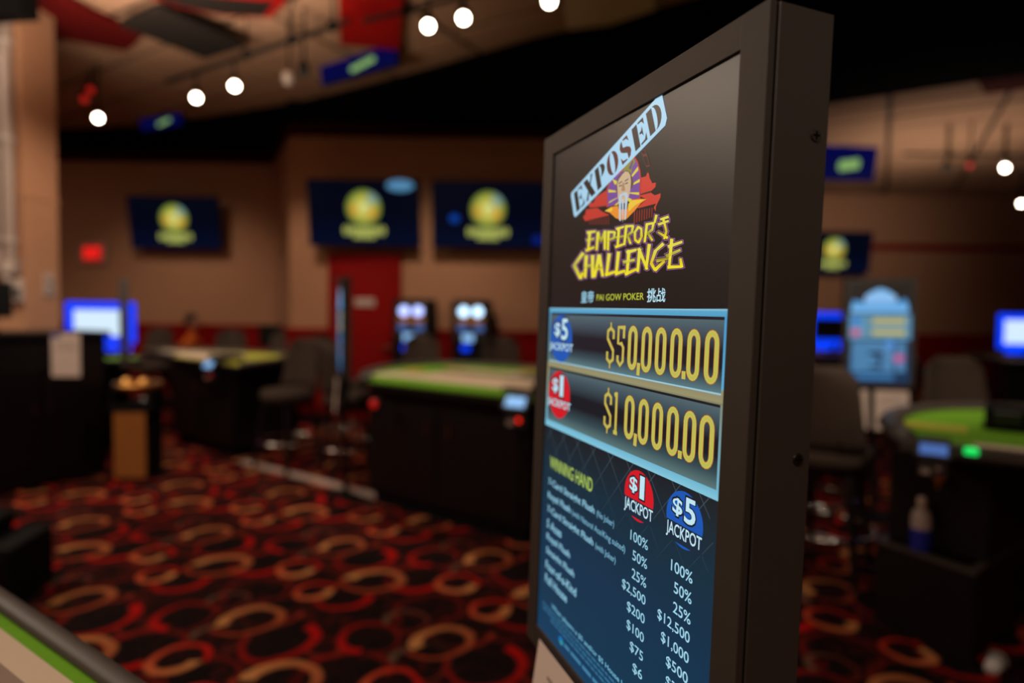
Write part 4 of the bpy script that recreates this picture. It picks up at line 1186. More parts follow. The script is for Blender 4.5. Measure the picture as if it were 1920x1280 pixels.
tb = gaming_table('nearest full green table left of the big screen, with cream layout printing',
                  [(-1.1, 4.5), (.45, 3.35), (.9, 3.9), (.9, 4.8), (.5, 5.5), (0, 5.9), (-.55, 6.08), (-1.0, 5.9), (-1.22, 5.45), (-1.24, 4.95)],
                  ((-.22, 4.55), AB, (1.5, .9)),
                  prints=[('layout', strip((-.30, 4.60), AB, 1.2, .5)), ('layout_grey', strip((-.22, 4.95), AB, 1.0, .14)), ('layout', strip((-.05, 5.2), AB, 1.2, .22)), ('layout_orange', strip((-.50, 5.62), AB, .2, .14)),
                          ('layout_orange', strip((-.85, 5.35), AB, .2, .14)), ('layout_orange', strip((.15, 5.45), AB, .2, .14)), ('layout', strip((-.98, 4.98), AB, .3, .35))])
ta = gaming_table('far table at left with cream left half and yellow green right half',
                  [(-3.75, 6.7), (-2.5, 5.6), (-2.3, 6.2), (-2.42, 6.85), (-2.85, 7.3), (-3.6, 7.6), (-4.4, 7.8), (-4.55, 7.4)],
                  ((-3.0, 6.6), AB, (1.3, .7)), feltm='felt_y',
                  prints=[('layout', [(-3.85, 6.88), (-3.15, 6.27), (-2.92, 6.6), (-3.1, 7.15), (-3.6, 7.42), (-4.3, 7.6), (-4.4, 7.38)]), ('layout_grey', strip((-3.35, 6.95), AB, .5, .1))],
                  tray=((-2.90, 6.22), AB, (.3, .22)))
td = gaming_table('small green table under the glowing blue board at left',
                  [(-4.75, 6.22), (-3.92, 5.86), (-3.68, 6.12), (-3.85, 6.42), (-4.45, 6.8), (-5.0, 6.75)],
                  ((-4.42, 6.36), R(-25), (.6, .4)), prints=[('layout_orange', strip((-4.25, 6.2), R(-28), .25, .1))], wl=.02)
c0 = Vector((1.95, 2.52))
ux, uy = Vector((.8, .6)), Vector((-.46, .89))
bc = c0 + ux * .6 + uy * .2
tc = gaming_table('bright green table at right edge of the picture with green indicator lamp',
                  [(1.6, 2.5), (2.9, 1.55), (3.5, 2.2), (3.5, 2.9), (3.1, 3.4), (2.6, 3.55), (2.15, 3.38), (1.8, 3.0)],
                  ((bc.x, bc.y), R(37), (.98, .4)), prints=[('felt_y', strip((1.98, 2.85), AB, .25, .2)), ('layout', strip((2.75, 2.2), AB, .5, .05)), ('layout', strip((2.05, 2.28), AB, .5, .12))], step=.4)
NA, ND, NN = Vector((-.892, 1.054)), Vector((.84, -.543)), Vector((-.543, -.84))


def nstrip(d0, d1, a0=-.9, a1=.75):
    return [tuple(NA + ND * a0 + NN * d0), tuple(NA + ND * a1 + NN * d0), tuple(NA + ND * a1 + NN * d1), tuple(NA + ND * a0 + NN * d1)][::-1]


tn = gaming_table('corner of a table close to the camera at bottom left, grey rail over cream layout',
                  [tuple(NA + ND * -.95 + NN * .5), tuple(NA + ND * .55 + NN * .5), tuple(NA + ND * .85 + NN * .4), tuple(NA + ND * .9 + NN * .02), tuple(NA + ND * .6), tuple(NA), tuple(NA - ND * .6), tuple(NA - ND * 1.0 + NN * .02)],
                  (tuple(NA + NN * .26), R(-32), (.9, .3)),
                  prints=[('layout', nstrip(.047, .078)), ('layout_grey', nstrip(.083, .12)), ('layout', nstrip(.078, .083))], group=None, wl=.018)
tr1 = gaming_table('distant pale topped table behind the blue display at right',
                   [(3.95, 8.3), (5.15, 7.7), (5.55, 8.5), (5.15, 9.3), (4.55, 9.5), (4.05, 9.1)], ((4.75, 8.6), R(-27), (.9, .7)), feltm='layout')
tr2 = gaming_table('distant table under the glowing blue board at right edge',
                   [(6.2, 7.8), (7.4, 7.2), (7.9, 8.0), (7.5, 8.9), (6.8, 9.1), (6.3, 8.6)], ((7.0, 8.1), R(-27), (.9, .7)), feltm='felt_y', prints=[('layout', strip((6.55, 7.85), R(-27), .4, .2))])

# stepped base of the table at right, with a metal lip, and the bottle on it
co = Vector((tc.location.x, tc.location.y))
pl = [tuple(c0 - co), tuple(c0 - co + ux * 1.12), tuple(c0 - co + ux * 1.12 + uy * .42), tuple(c0 - co + uy * .42)]
B().prism(pl, 0, .385).build('step', M['cabinet'], tc)
B().ring(inset(pl, -.004), inset(pl, .03), .385, .4).build('metal_lip', M['rail'], tc)
q = c0 + ux * .05 + uy * .24
t = thing('spray_bottle', 'white and blue bottle standing on the black step', 'bottle', (q.x, q.y, .401))
B().lathe([(.035, 0), (.04, .008), (.04, .09), (.038, .1)], seg=18).build('blue_band', M['blue'], t, smooth=False)
B().lathe([(.04, .1), (.04, .15), (.03, .18), (.014, .195), (.014, .21)], seg=18).build('body', M['grey'], t)
B().lathe([(.018, .21), (.018, .235), (.012, .24)], seg=12).build('cap', M['paper'], t)

# floor edging strips of the dealers' platforms
t = tag(B().box((-1.773, 5.257, .012), (1.875, .085, .022), math.atan2(4.723 - 5.79, 1.54)).build('floor_strip', M['alu'], bevel=.006), 'long pale metal strip on the carpet left of the nearest green table', 'floor strip')
t = tag(B().box((2.085, 3.95, .012), (.32, .05, .022), math.atan2(-.258, .181)).build('floor_strip', M['alu'], bevel=.006), 'short metal strip on the carpet below the stools at right', 'floor strip')


# ---------------------------------------------------------------- table terminals (card shuffler read-outs)
def terminal(label, loc, rz, lcd='lcd', led='led_red', sc_=.85):
    t = thing('table_terminal', label, 'terminal', loc, rz, 'table terminals')
    t.scale = (sc_, sc_, sc_)
    B().box((0, .04, .012), (.18, .16, .024)).build('body', M['darkgrey'], t, bevel=.005)
    rot_ = Matrix.Rotation(R(58), 4, 'X')
    sc = B().box((0, -.10, -.03), (.21, .115, .02), rot=rot_).build('screen_frame', M['darkgrey'], t, bevel=.005)
    B().box((0, -.1085, -.025), (.155, .075, .008), rot=rot_).build('screen', M[lcd], sc)
    B().box((.0, -.085, -.14), (.16, .05, .12)).build('reader', M['darkgrey'], t, bevel=.006)
    B().ball((.03, -.114, -.15), (.016, .01, .016), 10).build('indicator_lamp', M[led], t)
    B().box((-.04, -.112, -.175), (.05, .008, .035)).build('ticket_slot', M['grey'], t, bevel=.002)
    return t


terminal('terminal with bright blue read-out and red lamp beside the big screen', (.075, 3.69, .953), AB + R(4))
terminal('terminal with pale blue read-out on the two-coloured far table', (-2.86, 5.95, .953), AB + R(2), led='led_dim')
terminal('terminal with dim blue read-out on the green table at right', (1.71, 2.455, .953), AB, lcd='lcd_dim', led='lamp_off', sc_=.6)
t = thing('card_shoe', 'black card box standing on the green felt at right', 'card shoe', (2.3, 2.83, .953), AB)
B().box((0, 0, .05), (.16, .22, .1)).build('body', M['black'], t, bevel=.01)
B().box((0, -.115, .06), (.1, .02, .06), rot=Matrix.Rotation(R(20), 4, 'X')).build('front_lip', M['darkgrey'], t, bevel=.004)
B().tube((.09, 0, .05), (.11, 0, .05), .02).build('knob', M['darkgrey'], t)
t = thing('indicator_light', 'small bright green lamp on the dealer edge of the table at right', 'lamp', (1.765, 2.33, .915), AB)
B().box((0, 0, .012), (.07, .05, .024)).build('base', M['darkgrey'], t, bevel=.004)
B().box((0, -.01, .035), (.045, .03, .03)).build('lens', M['led_green'], t, bevel=.008)
t = thing('key_lock', 'brass key lock on the black front of the table at right', 'lock', (1.95, 2.742, .745), R(-53))
B().tube((0, 0, 0), (0, -.03, 0), .022).build('barrel', M['brass'], t)
B().box((0, -.04, -.02), (.006, .02, .06)).build('key', M['brass'], t)
t = thing('panic_button', 'round red lamp under the left end of the nearest green table', 'button', (-.98, 4.36, .80), AB)
B().tube((0, .03, 0), (0, 0, 0), .045, seg=16).build('housing', M['darkgrey'], t)
B().ball((0, -.005, 0), (.03, .022, .03), 12).build('lens', M['led_dim'], t)
t = thing('shuffler', 'cream topped card shuffler beside the terminal on the nearest green table', 'card shuffler', (.13, 4.03, .956), AB)
B().box((0, .03, .045), (.24, .26, .09)).build('body', M['darkgrey'], t, bevel=.012)
B().box((0, -.125, .048), (.21, .13, .012), rot=Matrix.Rotation(R(42), 4, 'X')).build('lid', M['layout'], t, bevel=.004)
B().box((0, -.17, .012), (.2, .03, .024)).build('card_slot', M['black'], t)



# ---------------------------------------------------------------- stools
def make_stool(label):
    t = thing('casino_stool', label, 'stool', group='upholstered stools')
    # seat: rounded cushion, front towards +y
    prof = [(.235, .64), (.255, .66), (.26, .70), (.235, .735), (.15, .75), (.0, .752)]
    b = B()
    b.lathe([(0.0, .64)] + prof[:-1] + [(.001, .752)], seg=28)
    for v in b.bm.verts:
        v.co.x *= .98
        v.co.y = v.co.y * .94
    b.build('seat', M['fabric'], t, smooth=True)
    # backrest: curved slab, rounded trapezoid
    b = B()
    nx, nz = 10, 8
    grid = {}
    for side in (0, 1):
        for i in range(nx + 1):
            for j in range(nz + 1):
                f, g = i / nx * 2 - 1, j / nz
                half = .235 - .05 * g
                if g > .8:
                    half *= math.sqrt(max(.05, 1 - ((g - .8) / .22) ** 2 * .8))
                x = f * half
                zz = .74 + g * .46
                y = -.20 - g * .07 + .09 * (f * f) * (.9) - (.03 if side else -.03) * (1 - .55 * f * f)
                grid[side, i, j] = b.bm.verts.new((x, y, zz))
    for i in range(nx):
        for j in range(nz):
            b.bm.faces.new((grid[0, i, j], grid[0, i + 1, j], grid[0, i + 1, j + 1], grid[0, i, j + 1]))
            b.bm.faces.new((grid[1, i, j], grid[1, i, j + 1], grid[1, i + 1, j + 1], grid[1, i + 1, j]))
    for i in range(nx):
        for j in (0, nz):
            b.bm.faces.new((grid[0, i, j], grid[1, i, j], grid[1, i + 1, j], grid[0, i + 1, j]))
    for j in range(nz):
        for i in (0, nx):
            b.bm.faces.new((grid[0, i, j], grid[0, i, j + 1], grid[1, i, j + 1], grid[1, i, j]))
    b.build('backrest', M['fabric'], t, smooth=True)
    for sx in (-1, 1):
        B().tube((sx * .12, -.17, .66), (sx * .12, -.2, .80), .014).build('back_support', M['darkwood'], t)
    B().lathe([(.0, .6), (.2, .6), (.215, .64), (0, .641)], seg=24).build('seat_frame', M['darkwood'], t)
    for sx in (-1, 1):
        for sy in (-1, 1):
            l = B().tube((sx * .22, sy * .21, 0.012), (sx * .15, sy * .14, .61), .017, .024, 8).build('leg', M['darkwood'], t)
            B().tube((sx * .222, sy * .212, 0), (sx * .219, sy * .209, .03), .022, seg=10).build('foot_cap', M['chrome'], l)
    b = B().torus((0, 0, .27), .265, .013)
    b.build('foot_ring', M['chrome'], t, smooth=True)
    return t


ST_POS = [  # x, y, facing, label
    (-2.05, 5.62, 150, 'stool drawn up to the right end of the two-coloured far table'),
    (-1.42, 5.42, -60, 'stool at the left end of the nearest green table beside the edge-on display'),
    (-.97, 6.75, 196, 'stool behind the nearest green table in front of the left slot machine'),
    (-.12, 6.6, 180, 'stool behind the nearest green table in front of the right slot machine'),
    (-2.93, 7.84, 185, 'stool behind the yellow green half of the far table'),
    (-3.73, 7.95, 178, 'stool behind the middle of the two-coloured far table'),
    (-4.9, 8.3, 172, 'stool behind the cream end of the far table near the blue board'),
    (1.78, 3.45, -40, 'nearest stool at right, in front of the blue display'),
    (2.0, 4.05, -70, 'stool half hidden by the big screen, at the foot of the blue display'),
    (3.02, 4.0, 180, 'stool behind the bright green table at right'),
    (6.1, 9.3, 200, 'far stool between the two distant tables at right'),
    (-1.75, 6.35, -90, 'stool before the red door, its back seen beside the edge-on display'),
]
st0 = make_stool(ST_POS[0][3])
for i, (x, y, a, lb) in enumerate(ST_POS):
    if i == 0:
        st0.location, st0.rotation_euler = (x, y, 0), (0, 0, R(a))
    else:
        dup(st0, (x, y, 0), R(a), lb)


# ---------------------------------------------------------------- slot machines
def slot(label, loc, rz, tint):
    t = thing('slot_machine', label, 'slot machine', loc, rz, 'slot machines by the back wall')
    B().box((0, 0, .35), (.5, .5, .7)).build('lower_cabinet', M['black'], t, bevel=.02)
    B().box((0, .06, 1.15), (.48, .38, .94)).build('upper_cabinet', M['black'], t, bevel=.03)
    B().box((0, -.2, .74), (.48, .22, .07), rot=Matrix.Rotation(R(12), 4, 'X')).build('button_deck', M['darkgrey'], t, bevel=.01)
    for i in range(4):
        B().tube((-.15 + i * .1, -.22, .77), (-.15 + i * .1, -.22, .79), .022, seg=10).build('button', M['lcd'] if i == 1 else M['glow'], t)
    top = B().box((0, -.14, 1.48), (.4, .03, .2)).build('top_screen', M['darkgrey'], t, bevel=.01)
    for s in (-1, 1):
        B().tube((s * .085, -.158, 1.475), (s * .085, -.164, 1.475), .062, seg=16).build('lit_disc', tint, top)
    mid = B().box((0, -.14, 1.25), (.4, .03, .26)).build('main_screen', M['darkgrey'], t, bevel=.01)
    B().box((0, -.158, 1.365), (.32, .006, .06)).build('lit_banner', M['layout_orange'], mid)
    for s in (-1, 1):
        B().box((s * .1, -.158, 1.275), (.1, .006, .07)).build('lit_reel', M['lcd_dim'], mid)
    B().box((-.03, -.158, 1.155), (.13, .006, .09)).build('lit_panel', M['lcd'], mid)
    B().box((-.06, -.158, 1.03), (.1, .006, .07)).build('blue_panel', M['glow'], t)
    return t


M['slot_lit'] = mat('white slot picture', (40, 44, 50), 0.3, emit=(190, 226, 255), estr=2.6)
M['slot_lit2'] = mat('lilac slot picture', (40, 44, 50), 0.3, emit=(176, 190, 255), estr=2.2)
slot('slot machine with lilac lit top screen close to the red door', (-1.22, 7.62, 0), R(-4), M['slot_lit2'])
slot('slot machine with white lit top screen right of its twin', (-.5, 7.62, 0), R(-2), M['slot_lit'])


# ---------------------------------------------------------------- televisions
def television(label, loc, w, h, tilt, rz=0.0, extra=None, group='wall televisions'):
    t = thing('television', label, 'television', loc, rz, group)
    ax = Matrix.Rotation(tilt, 4, 'X')
    B().box((0, 0, 0), (w, .05, h), rot=ax).build('case', M['black'], t, bevel=.008)
    B().box((0, .155, -.02), (.3, .26, .24)).build('wall_mount', M['black'], t, bevel=.01)
    def pl(u, v, d):
        q = ax @ Vector((u, -.027 - d / 1000, -v))
        return (q.x, q.y, q.z)
    p = Print()
    W2, H2 = w / 2 - .015, h / 2 - .015
    p.bands(-W2, W2, [(-H2, (3, 6, 18)), (0, (2, 5, 20)), (H2, (4, 10, 34))])
    s_ = p.build('screen', M['tv'], t, pl)
    p = Print()
    cv, r = -h * .08, h * .265
    for k, rr in enumerate((1.0, .84, .66, .46, .26)):
        def cc(u, v, k=k):
            a = math.degrees(math.atan2(-(v - cv), u)) % 360
            base = [(110, 128, 50), (150, 160, 70), (176, 166, 60), (196, 190, 90), (214, 222, 130)][k]
            if k < 4 and 20 < a < 70:
                base = tuple(x + (y_ - x) * .6 for x, y_ in zip(base, (110, 150, 190)))
            if k in (1, 2, 3) and (a > 300 or 165 < a < 225):
                base = tuple(x + (y_ - x) * .6 for x, y_ in zip(base, (216, 140, 40)))
            return base
        pts = disc(0, cv, r * rr, r * rr, 40)
        for i in range(40):
            p.poly([(0, cv), pts[i], pts[(i + 1) % 40]], cc, .4 + k * .3)
    p.poly(disc(r * .06, cv + r * .05, r * .07, r * .07, 10), (70, 80, 20), 2.2)
    p.build('emblem', M['tv'], s_, pl)
    p = Print()
    for (v, half, n, hh) in ((h * .26, h * .32, 9, h * .07), (h * .34, h * .17, 6, h * .045)):
        step = half * 2 / n
        for i in range(n):
            u = -half + step * (i + .5)
            p.poly(disc(u, v, step * .47, hh, 10), (166, 172, 86), .5)
    p.build('blurred_lettering', M['tv'], s_, pl)
    if extra:
        for (u, v, ru, rv, c) in extra:
            p = Print()
            p.poly(disc(u, v, ru, rv, 20), c, .6)
            p.build('blue_glint', M['tv'], s_, pl)
    return t


television('wall television left of the red door, alone on the recessed wall', (-5.05, 9.22, 2.75), 1.36, .78, R(9))
television('wall television above the red door with a pale blue glint at its corner', (-1.87, 7.74, 2.69), 1.40, .82, R(9), extra=[(.46, -.34, .17, .07, (80, 132, 170))])
television('wall television partly hidden by the big screen, next to the one over the door', (-.32, 7.74, 2.69), 1.40, .82, R(9), extra=[(-.42, .05, .06, .05, (10, 60, 150)), (.62, .3, .06, .05, (8, 30, 120))])
television('wall television on the far right wall', (6.85, 13.2, 2.86), 1.6, .9, R(8))
M['blue_lit'] = mat('blue screen picture', (4, 6, 40), 0.3, emit=(0, 8, 84), estr=1.0)


def hung_screen(label, c, w, h, rz, tilt, text_rot=0):
    t = thing('hung_screen', label, 'television', c, rz, 'ceiling hung screens')
    ax = Matrix.Rotation(tilt, 4, 'X')
    B().box((0, 0, 0), (w, .06, h), rot=ax).build('case', M['black'], t, bevel=.006)
    for s in (-1, 1):
        B().tube((s * w * .3, .0, 0), (s * w * .3, .0, 4.18 - c[2]), .014, seg=8).build('hanger', M['black'], t)
    def pl(u, v, d):
        q = ax @ Vector((u, -.032 - d / 1000, -v))
        return (q.x, q.y, q.z)
    p = Print()
    p.bands(-w / 2 + .012, w / 2 - .012, [(-h / 2 + .012, (2, 4, 66)), (h / 2 - .012, (4, 8, 58))])
    s_ = p.build('screen', M['tv'], t, pl)
    p = Print()
    for i in range(4):
        p.poly(disc(-w * .04 + i * w * .075, h * .12 - i * .012, w * .055, h * .14, 12), (130, 170, 96), .5)
    p.build('blurred_lettering', M['tv'], s_, pl)
    return t


hung_screen('blue screen hung from the ceiling right of the red panel', (-1.66, 6.62, 4.06), 1.15, .22, R(-33), R(10))
hung_screen('small blue screen hung from the ceiling above the left wall television', (-4.95, 8.75, 4.08), .85, .17, R(-24), R(14))
hung_screen('blue screen hung from the far ceiling above the far right television', (5.2, 9.8, 3.93), 1.05, .6, R(4), R(10))


# ---------------------------------------------------------------- glowing boards
def board(label, loc, rz, w=.77, h=.44, lit=True):
    t = thing('results_board', label, 'display board', loc, rz, 'boards with glowing blue frames')
    B().box((0, .02, .36), (w - .04, .05, h - .04)).build('case', M['black'], t, bevel=.02)
    b = B()
    o_ = [(-w / 2, -h / 2), (w / 2, -h / 2), (w / 2, h / 2), (-w / 2, h / 2)]
    fr = .085
    b.box((0, -.015, .36 + h / 2 - fr / 2), (w, .03, fr)).box((0, -.015, .36 - h / 2 + fr * .4), (w, .03, fr * .8))
    b.box((-w / 2 + fr / 2, -.015, .36), (fr, .03, h)).box((w / 2 - fr * .8, -.015, .36), (fr * 1.6, .03, h))
    b.build('light_frame', M['glow'], t, bevel=.012)
    B().box((-.03, -.012, .36), (w - fr * 2.2, .014, h - fr * 1.6)).build('screen', M['white_lit'] if lit else M['darkgrey'], t)
    for s in (-1, 1):
        B().box((s * .17, 0, .095), (.26, .05, .075)).build('light_foot', M['glow'], t, bevel=.015)
    B().tube((0, .03, 0), (0, .03, .3), .03, seg=12).build('stem', M['black'], t)
    B().box((0, .02, .012), (.2, .12, .024)).build('base', M['black'], t, bevel=.006)
    return t


board('glowing blue framed board with white screen on the small table at left', (-4.27, 6.38, .953), R(0), .72, .42)
board('glowing blue framed board with dark screen behind the blue display at right', (4.50, 8.55, .953), R(3), .8, .44, lit=False)
board('glowing blue framed board with white screen at the right edge', (6.82, 8.1, .953), R(2), .86, .46)

# ---------------------------------------------------------------- exit sign, bin, desk and small things
t = thing('exit_sign', 'lit red exit sign on the recessed wall at left', 'exit sign', (-6.42, 9.44, 2.3))
B().box((0, 0, 0), (.36, .06, .3)).build('housing', M['grey'], t, bevel=.01)
B().box((0, -.032, 0), (.3, .008, .24)).build('face', mat('red diffuser', (120, 20, 16), .4, emit=(150, 14, 12), estr=.9), t)
vs, fs = glyphs('EXIT', .02)
x0, x1 = min(v[0] for v in vs), max(v[0] for v in vs)
y0, y1 = min(v[1] for v in vs), max(v[1] for v in vs)
me = bpy.data.meshes.new('lettering')
me.from_pydata([((x - x0) / (x1 - x0) * .24 - .12, -.0375, (y - y0) / (y1 - y0) * .15 - .075) for x, y in vs], [], fs)
me.materials.append(M['exit_red'])
o = bpy.data.objects.new('lettering', me)
COL.objects.link(o)
o.parent = t

t = thing('litter_bin', 'litter bin with honey wood front and brass ash tray top, on the carpet', 'bin', (-3.25, 5.32, 0), R(8))
B().box((0, 0, .30), (.27, .32, .56)).build('body', M['black'], t, bevel=.01)
B().box((0, -.165, .30), (.25, .02, .56)).build('front_panel', M['wood'], t, bevel=.004)
B().box((0, 0, .02), (.3, .3, .04)).build('base', M['black'], t)
B().box((0, 0, .61), (.36, .36, .06)).build('collar', M['black'], t, bevel=.008)
for x in (-.15, .15):
    B().box((x, 0, .7), (.03, .3, .12)).build('post', M['black'], t)
B().lathe([(.0, .76), (.17, .76), (.19, .80), (.185, .82), (.15, .79), (.0, .785)], seg=24).build('ash_tray', M['brass'], t, smooth=True)
for x in (-.07, .07):
    B().ball((x, -.04, .81), (.06, .06, .055), 14).build('brass_dome', M['brass'], t, smooth=True)

t = thing('supervisor_desk', 'black standing desk at the left edge with a white sheet hung on it', 'desk', (-4.1, 5.05, 0), math.atan2(.55, .3))
ln = math.hypot(.55, .3)
B().box((-.05, .16, .62), (1.0, .5, 1.18)).build('cabinet', M['cabinet'], t, bevel=.01)
B().box((-.05, .16, .03), (.96, .46, .06)).build('plinth', M['black'], t)
B().box((-.05, .15, 1.235), (1.06, .56, .05)).build('worktop', M['cabinet'], t, bevel=.01)
for s in (-1, 1):
    d_ = B().box((-.05 + s * .24, -.098, .55), (.45, .016, .8)).build('door', M['cabinet'], t, bevel=.004)
    B().tube((-.05 + s * .05, -.115, .6), (-.05 + s * .05, -.115, .7), .006, seg=8).build('handle', M['chrome'], d_)
B().box((-.05, -.1, .98), (.92, .016, .05)).build('ledge', M['darkwood'], t, bevel=.004)
t.location = (-3.86, 5.02, 0)
t = thing('monitor', 'black monitor seen from behind on the standing desk at left', 'monitor', (-4.08, 4.72, 1.262), R(70))
B().box((0, 0, .25), (.42, .03, .28)).build('screen_panel', M['black'], t, bevel=.01)
B().box((0, .03, .25), (.26, .04, .18)).build('rear_housing', M['black'], t, bevel=.015)
B().tube((0, .03, .01), (0, .03, .2), .018).build('stand', M['black'], t)
B().box((0, .03, .008), (.2, .16, .016)).build('foot', M['black'], t, bevel=.004)
t = thing('paper_notice', 'large white sheet with a blue corner clipped to the standing desk at left', 'paper notice', (-3.47, 4.76, 1.26), R(4))
B().box((0, 0, -.17), (.215, .001, .34)).build('sheet', M['paper'], t)
B().box((-.07, -.001, -.02), (.07, .001, .03)).build('blue_mark', M['blue'], t)
for k in range(3):
    B().box((.0, -.001, -.07 - k * .03), (.16, .001, .006)).build('printed_line', M['greyprint'], t)

t = thing('floor_cabinet', 'low black cabinet with stepped top on the carpet at the left edge', 'cabinet', (-2.70, 3.0, 0), R(10))
B().box((.1, 0, .15), (.4, .36, .3)).build('body', M['black'], t, bevel=.015)
B().box((-.02, .02, .36), (.3, .32, .13), rot=Matrix.Rotation(R(14), 4, 'Y')).build('top_box', M['black'], t, bevel=.03)
B().box((.1, -.184, .14), (.34, .012, .22)).build('front_panel', M['cabinet'], t, bevel=.004)

t = thing('glass_tumbler', 'clear plastic cup lying on the carpet at the bottom right', 'cup', (1.97, 2.44, .03), R(40))
bb = B().lathe([(.024, 0), (.034, .1), (.032, .1), (.022, .006)], seg=18)
bmesh.ops.rotate(bb.bm, verts=bb.bm.verts, cent=(0, 0, 0), matrix=Matrix.Rotation(R(88), 3, 'Y'))
bb.build('cup', mat('cloudy plastic', (214, 210, 208), .2, spec=.8), t, smooth=True)
bb = B().torus((0, 0, .1), .034, .003, 18, 6)
bmesh.ops.rotate(bb.bm, verts=bb.bm.verts, cent=(0, 0, 0), matrix=Matrix.Rotation(R(88), 3, 'Y'))
bb.build('rim', M['grey'], t)

# ---------------------------------------------------------------- things hung from the ceiling
t = thing('acoustic_cloud', 'charcoal rectangular panel hung below the ceiling tiles at left', 'ceiling panel', (-3.06, 5.78, 4.0), R(-30.7))
B().box((0, 0, 0), (.64, .82, .07)).build('panel', M['cloud'], t, bevel=.02)
for sx in (-1, 1):
    for sy in (-1, 1):
        B().tube((sx * .25, sy * .33, 0), (sx * .25, sy * .33, .17), .004, seg=6).build('wire', M['darkgrey'], t)
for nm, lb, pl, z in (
        ('ceiling_banner', 'dark red fabric panel under the ceiling beside the charcoal panel', [(-4.15, 5.3), (-4.6, 6.08), (-4.0, 6.42), (-3.6, 6.05), (-3.86, 5.3)], 4.1),
        ('ceiling_banner', 'bright red fabric panel under the ceiling left of the pair of lamps', [(-1.5, 5.3), (-.96, 5.3), (-1.17, 6.3), (-1.74, 6.2)], 4.1),
        ('ceiling_banner', 'black fabric panel with red border at the top edge', [(-3.2, 5.1), (-2.95, 5.42), (-2.6, 5.58), (-2.2, 5.6), (-1.95, 5.3)], 4.08),
        ('ceiling_banner', 'cream fabric panel under the ceiling right of the lamps', [(.38, 5.2), (1.1, 5.1), (1.2, 5.42), (.86, 5.7), (.48, 5.82)], 4.1),  # cream colour stands in for a brightly lit part of the ceiling
        ('ceiling_banner', 'red fabric panel on the far ceiling at right', [(5.0, 6.8), (6.6, 5.9), (6.9, 6.5), (5.5, 7.3)], 4.1)):
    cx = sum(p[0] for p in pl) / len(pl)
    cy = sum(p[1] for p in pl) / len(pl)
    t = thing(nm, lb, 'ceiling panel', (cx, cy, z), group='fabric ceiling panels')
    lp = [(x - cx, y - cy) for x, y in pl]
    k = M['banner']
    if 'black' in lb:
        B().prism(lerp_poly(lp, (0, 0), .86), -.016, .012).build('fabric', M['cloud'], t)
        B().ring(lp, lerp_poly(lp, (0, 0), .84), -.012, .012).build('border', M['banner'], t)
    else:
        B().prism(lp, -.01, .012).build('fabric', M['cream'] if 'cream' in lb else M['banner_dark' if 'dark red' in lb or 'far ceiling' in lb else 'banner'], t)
    for q in lp:
        B().tube((q[0] * .9, q[1] * .9, 0), (q[0] * .9, q[1] * .9, .06), .004, seg=6).build('hanger', M['darkgrey'], t)


def lamp_head(label, p, aim, on=True, stem=None, lens='lamp'):
    """track lamp: stem, yoke, can and lens"""
    stem = (4.15 if stem is None else stem) - p[2]
    t = thing('track_lamp', label, 'lamp', p, group='ceiling track lamps')
    B().tube((0, 0, .07), (0, 0, stem), .012, seg=8).build('stem', M['black'], t)
    d = Vector(aim).normalized()
    B().tube(-d * .13, d * .02, .046, .05, 14).build('can', M['black'], t)
    ln_ = B().tube(d * .02, d * .026, .037, seg=16).build('lens', M[lens] if on else M['darkgrey'], t)
    B().box((0, 0, .06), (.05, .05, .06)).build('yoke', M['black'], t, bevel=.006)
    return t


def to_cam(p, down=.75):
    v = Vector((-p[0], -p[1], 1.45 - p[2])).normalized()
    return v + Vector((0, 0, -down * .5))


LAMPS = [((-4.575, 6.83, 3.55), 'lit lamp nearest the column, low at left', 1), ((-3.147, 6.15, 3.55), 'left one of the lit pair on the dark rail, upper left', 1),
         ((-2.619, 5.82, 3.55), 'right one of the lit pair on the dark rail, upper left', 1), ((-.641, 4.573, 3.55), 'left one of the two bright lamps above the middle', 1),
         ((-.374, 4.446, 3.55), 'right one of the two bright lamps above the middle', 1), ((.221, 4.215, 3.56), 'lit lamp cut by the top edge of the picture', 1),
         ((6.74, 8.52, 3.55), 'lit lamp at right beside the red lamp', 1), ((9.1, 11.1, 3.56), 'lit lamp at the right edge, farther off', 1),
         ((5.99, 8.6, 3.55), 'unlit lamp at right, left of the red lamp', 0), ((-1.9, 5.6, 3.6), 'unlit lamp below the dark rail, upper left', 0)]
for p, lb, on in LAMPS:
    lamp_head(lb, p, to_cam(p), on, stem=3.81 if 'dark rail' in lb and on else None)
M['lamp_red'] = mat('red lamp lens', (120, 10, 8), 0.3, emit=(190, 34, 24), estr=.8)
lamp_head('red lamp at right between an unlit and a lit one', (6.2, 8.45, 3.56), to_cam((6.2, 8.45, 3.56)), 1, lens='lamp_red')
lamp_head('upper of the two red lamps near the column', (-4.75, 6.97, 3.9), to_cam((-4.75, 6.97, 3.9)), 1, lens='lamp_red')
lamp_head('lower of the two red lamps near the column', (-4.70, 6.80, 3.74), to_cam((-4.7, 6.8, 3.74)), 1, lens='lamp_red', stem=3.9)


def track(label, a, b, drops=(.2, .8)):
    a, b = Vector(a), Vector(b)
    c = (a + b) / 2
    t = thing('lighting_rail', label, 'lighting rail', tuple(c), group='black lighting rails')
    B().tube(a - c, b - c, .018, seg=8).build('rail', M['black'], t)
    for f in drops:
        q = a + (b - a) * f - c
        B().tube(q, (q.x, q.y, 4.15 - c.z), .01, seg=8).build('drop_rod', M['black'], t)
        B().box((q.x, q.y, 0), (.07, .07, .07)).build('connector', M['black'], t, bevel=.01)
    return t


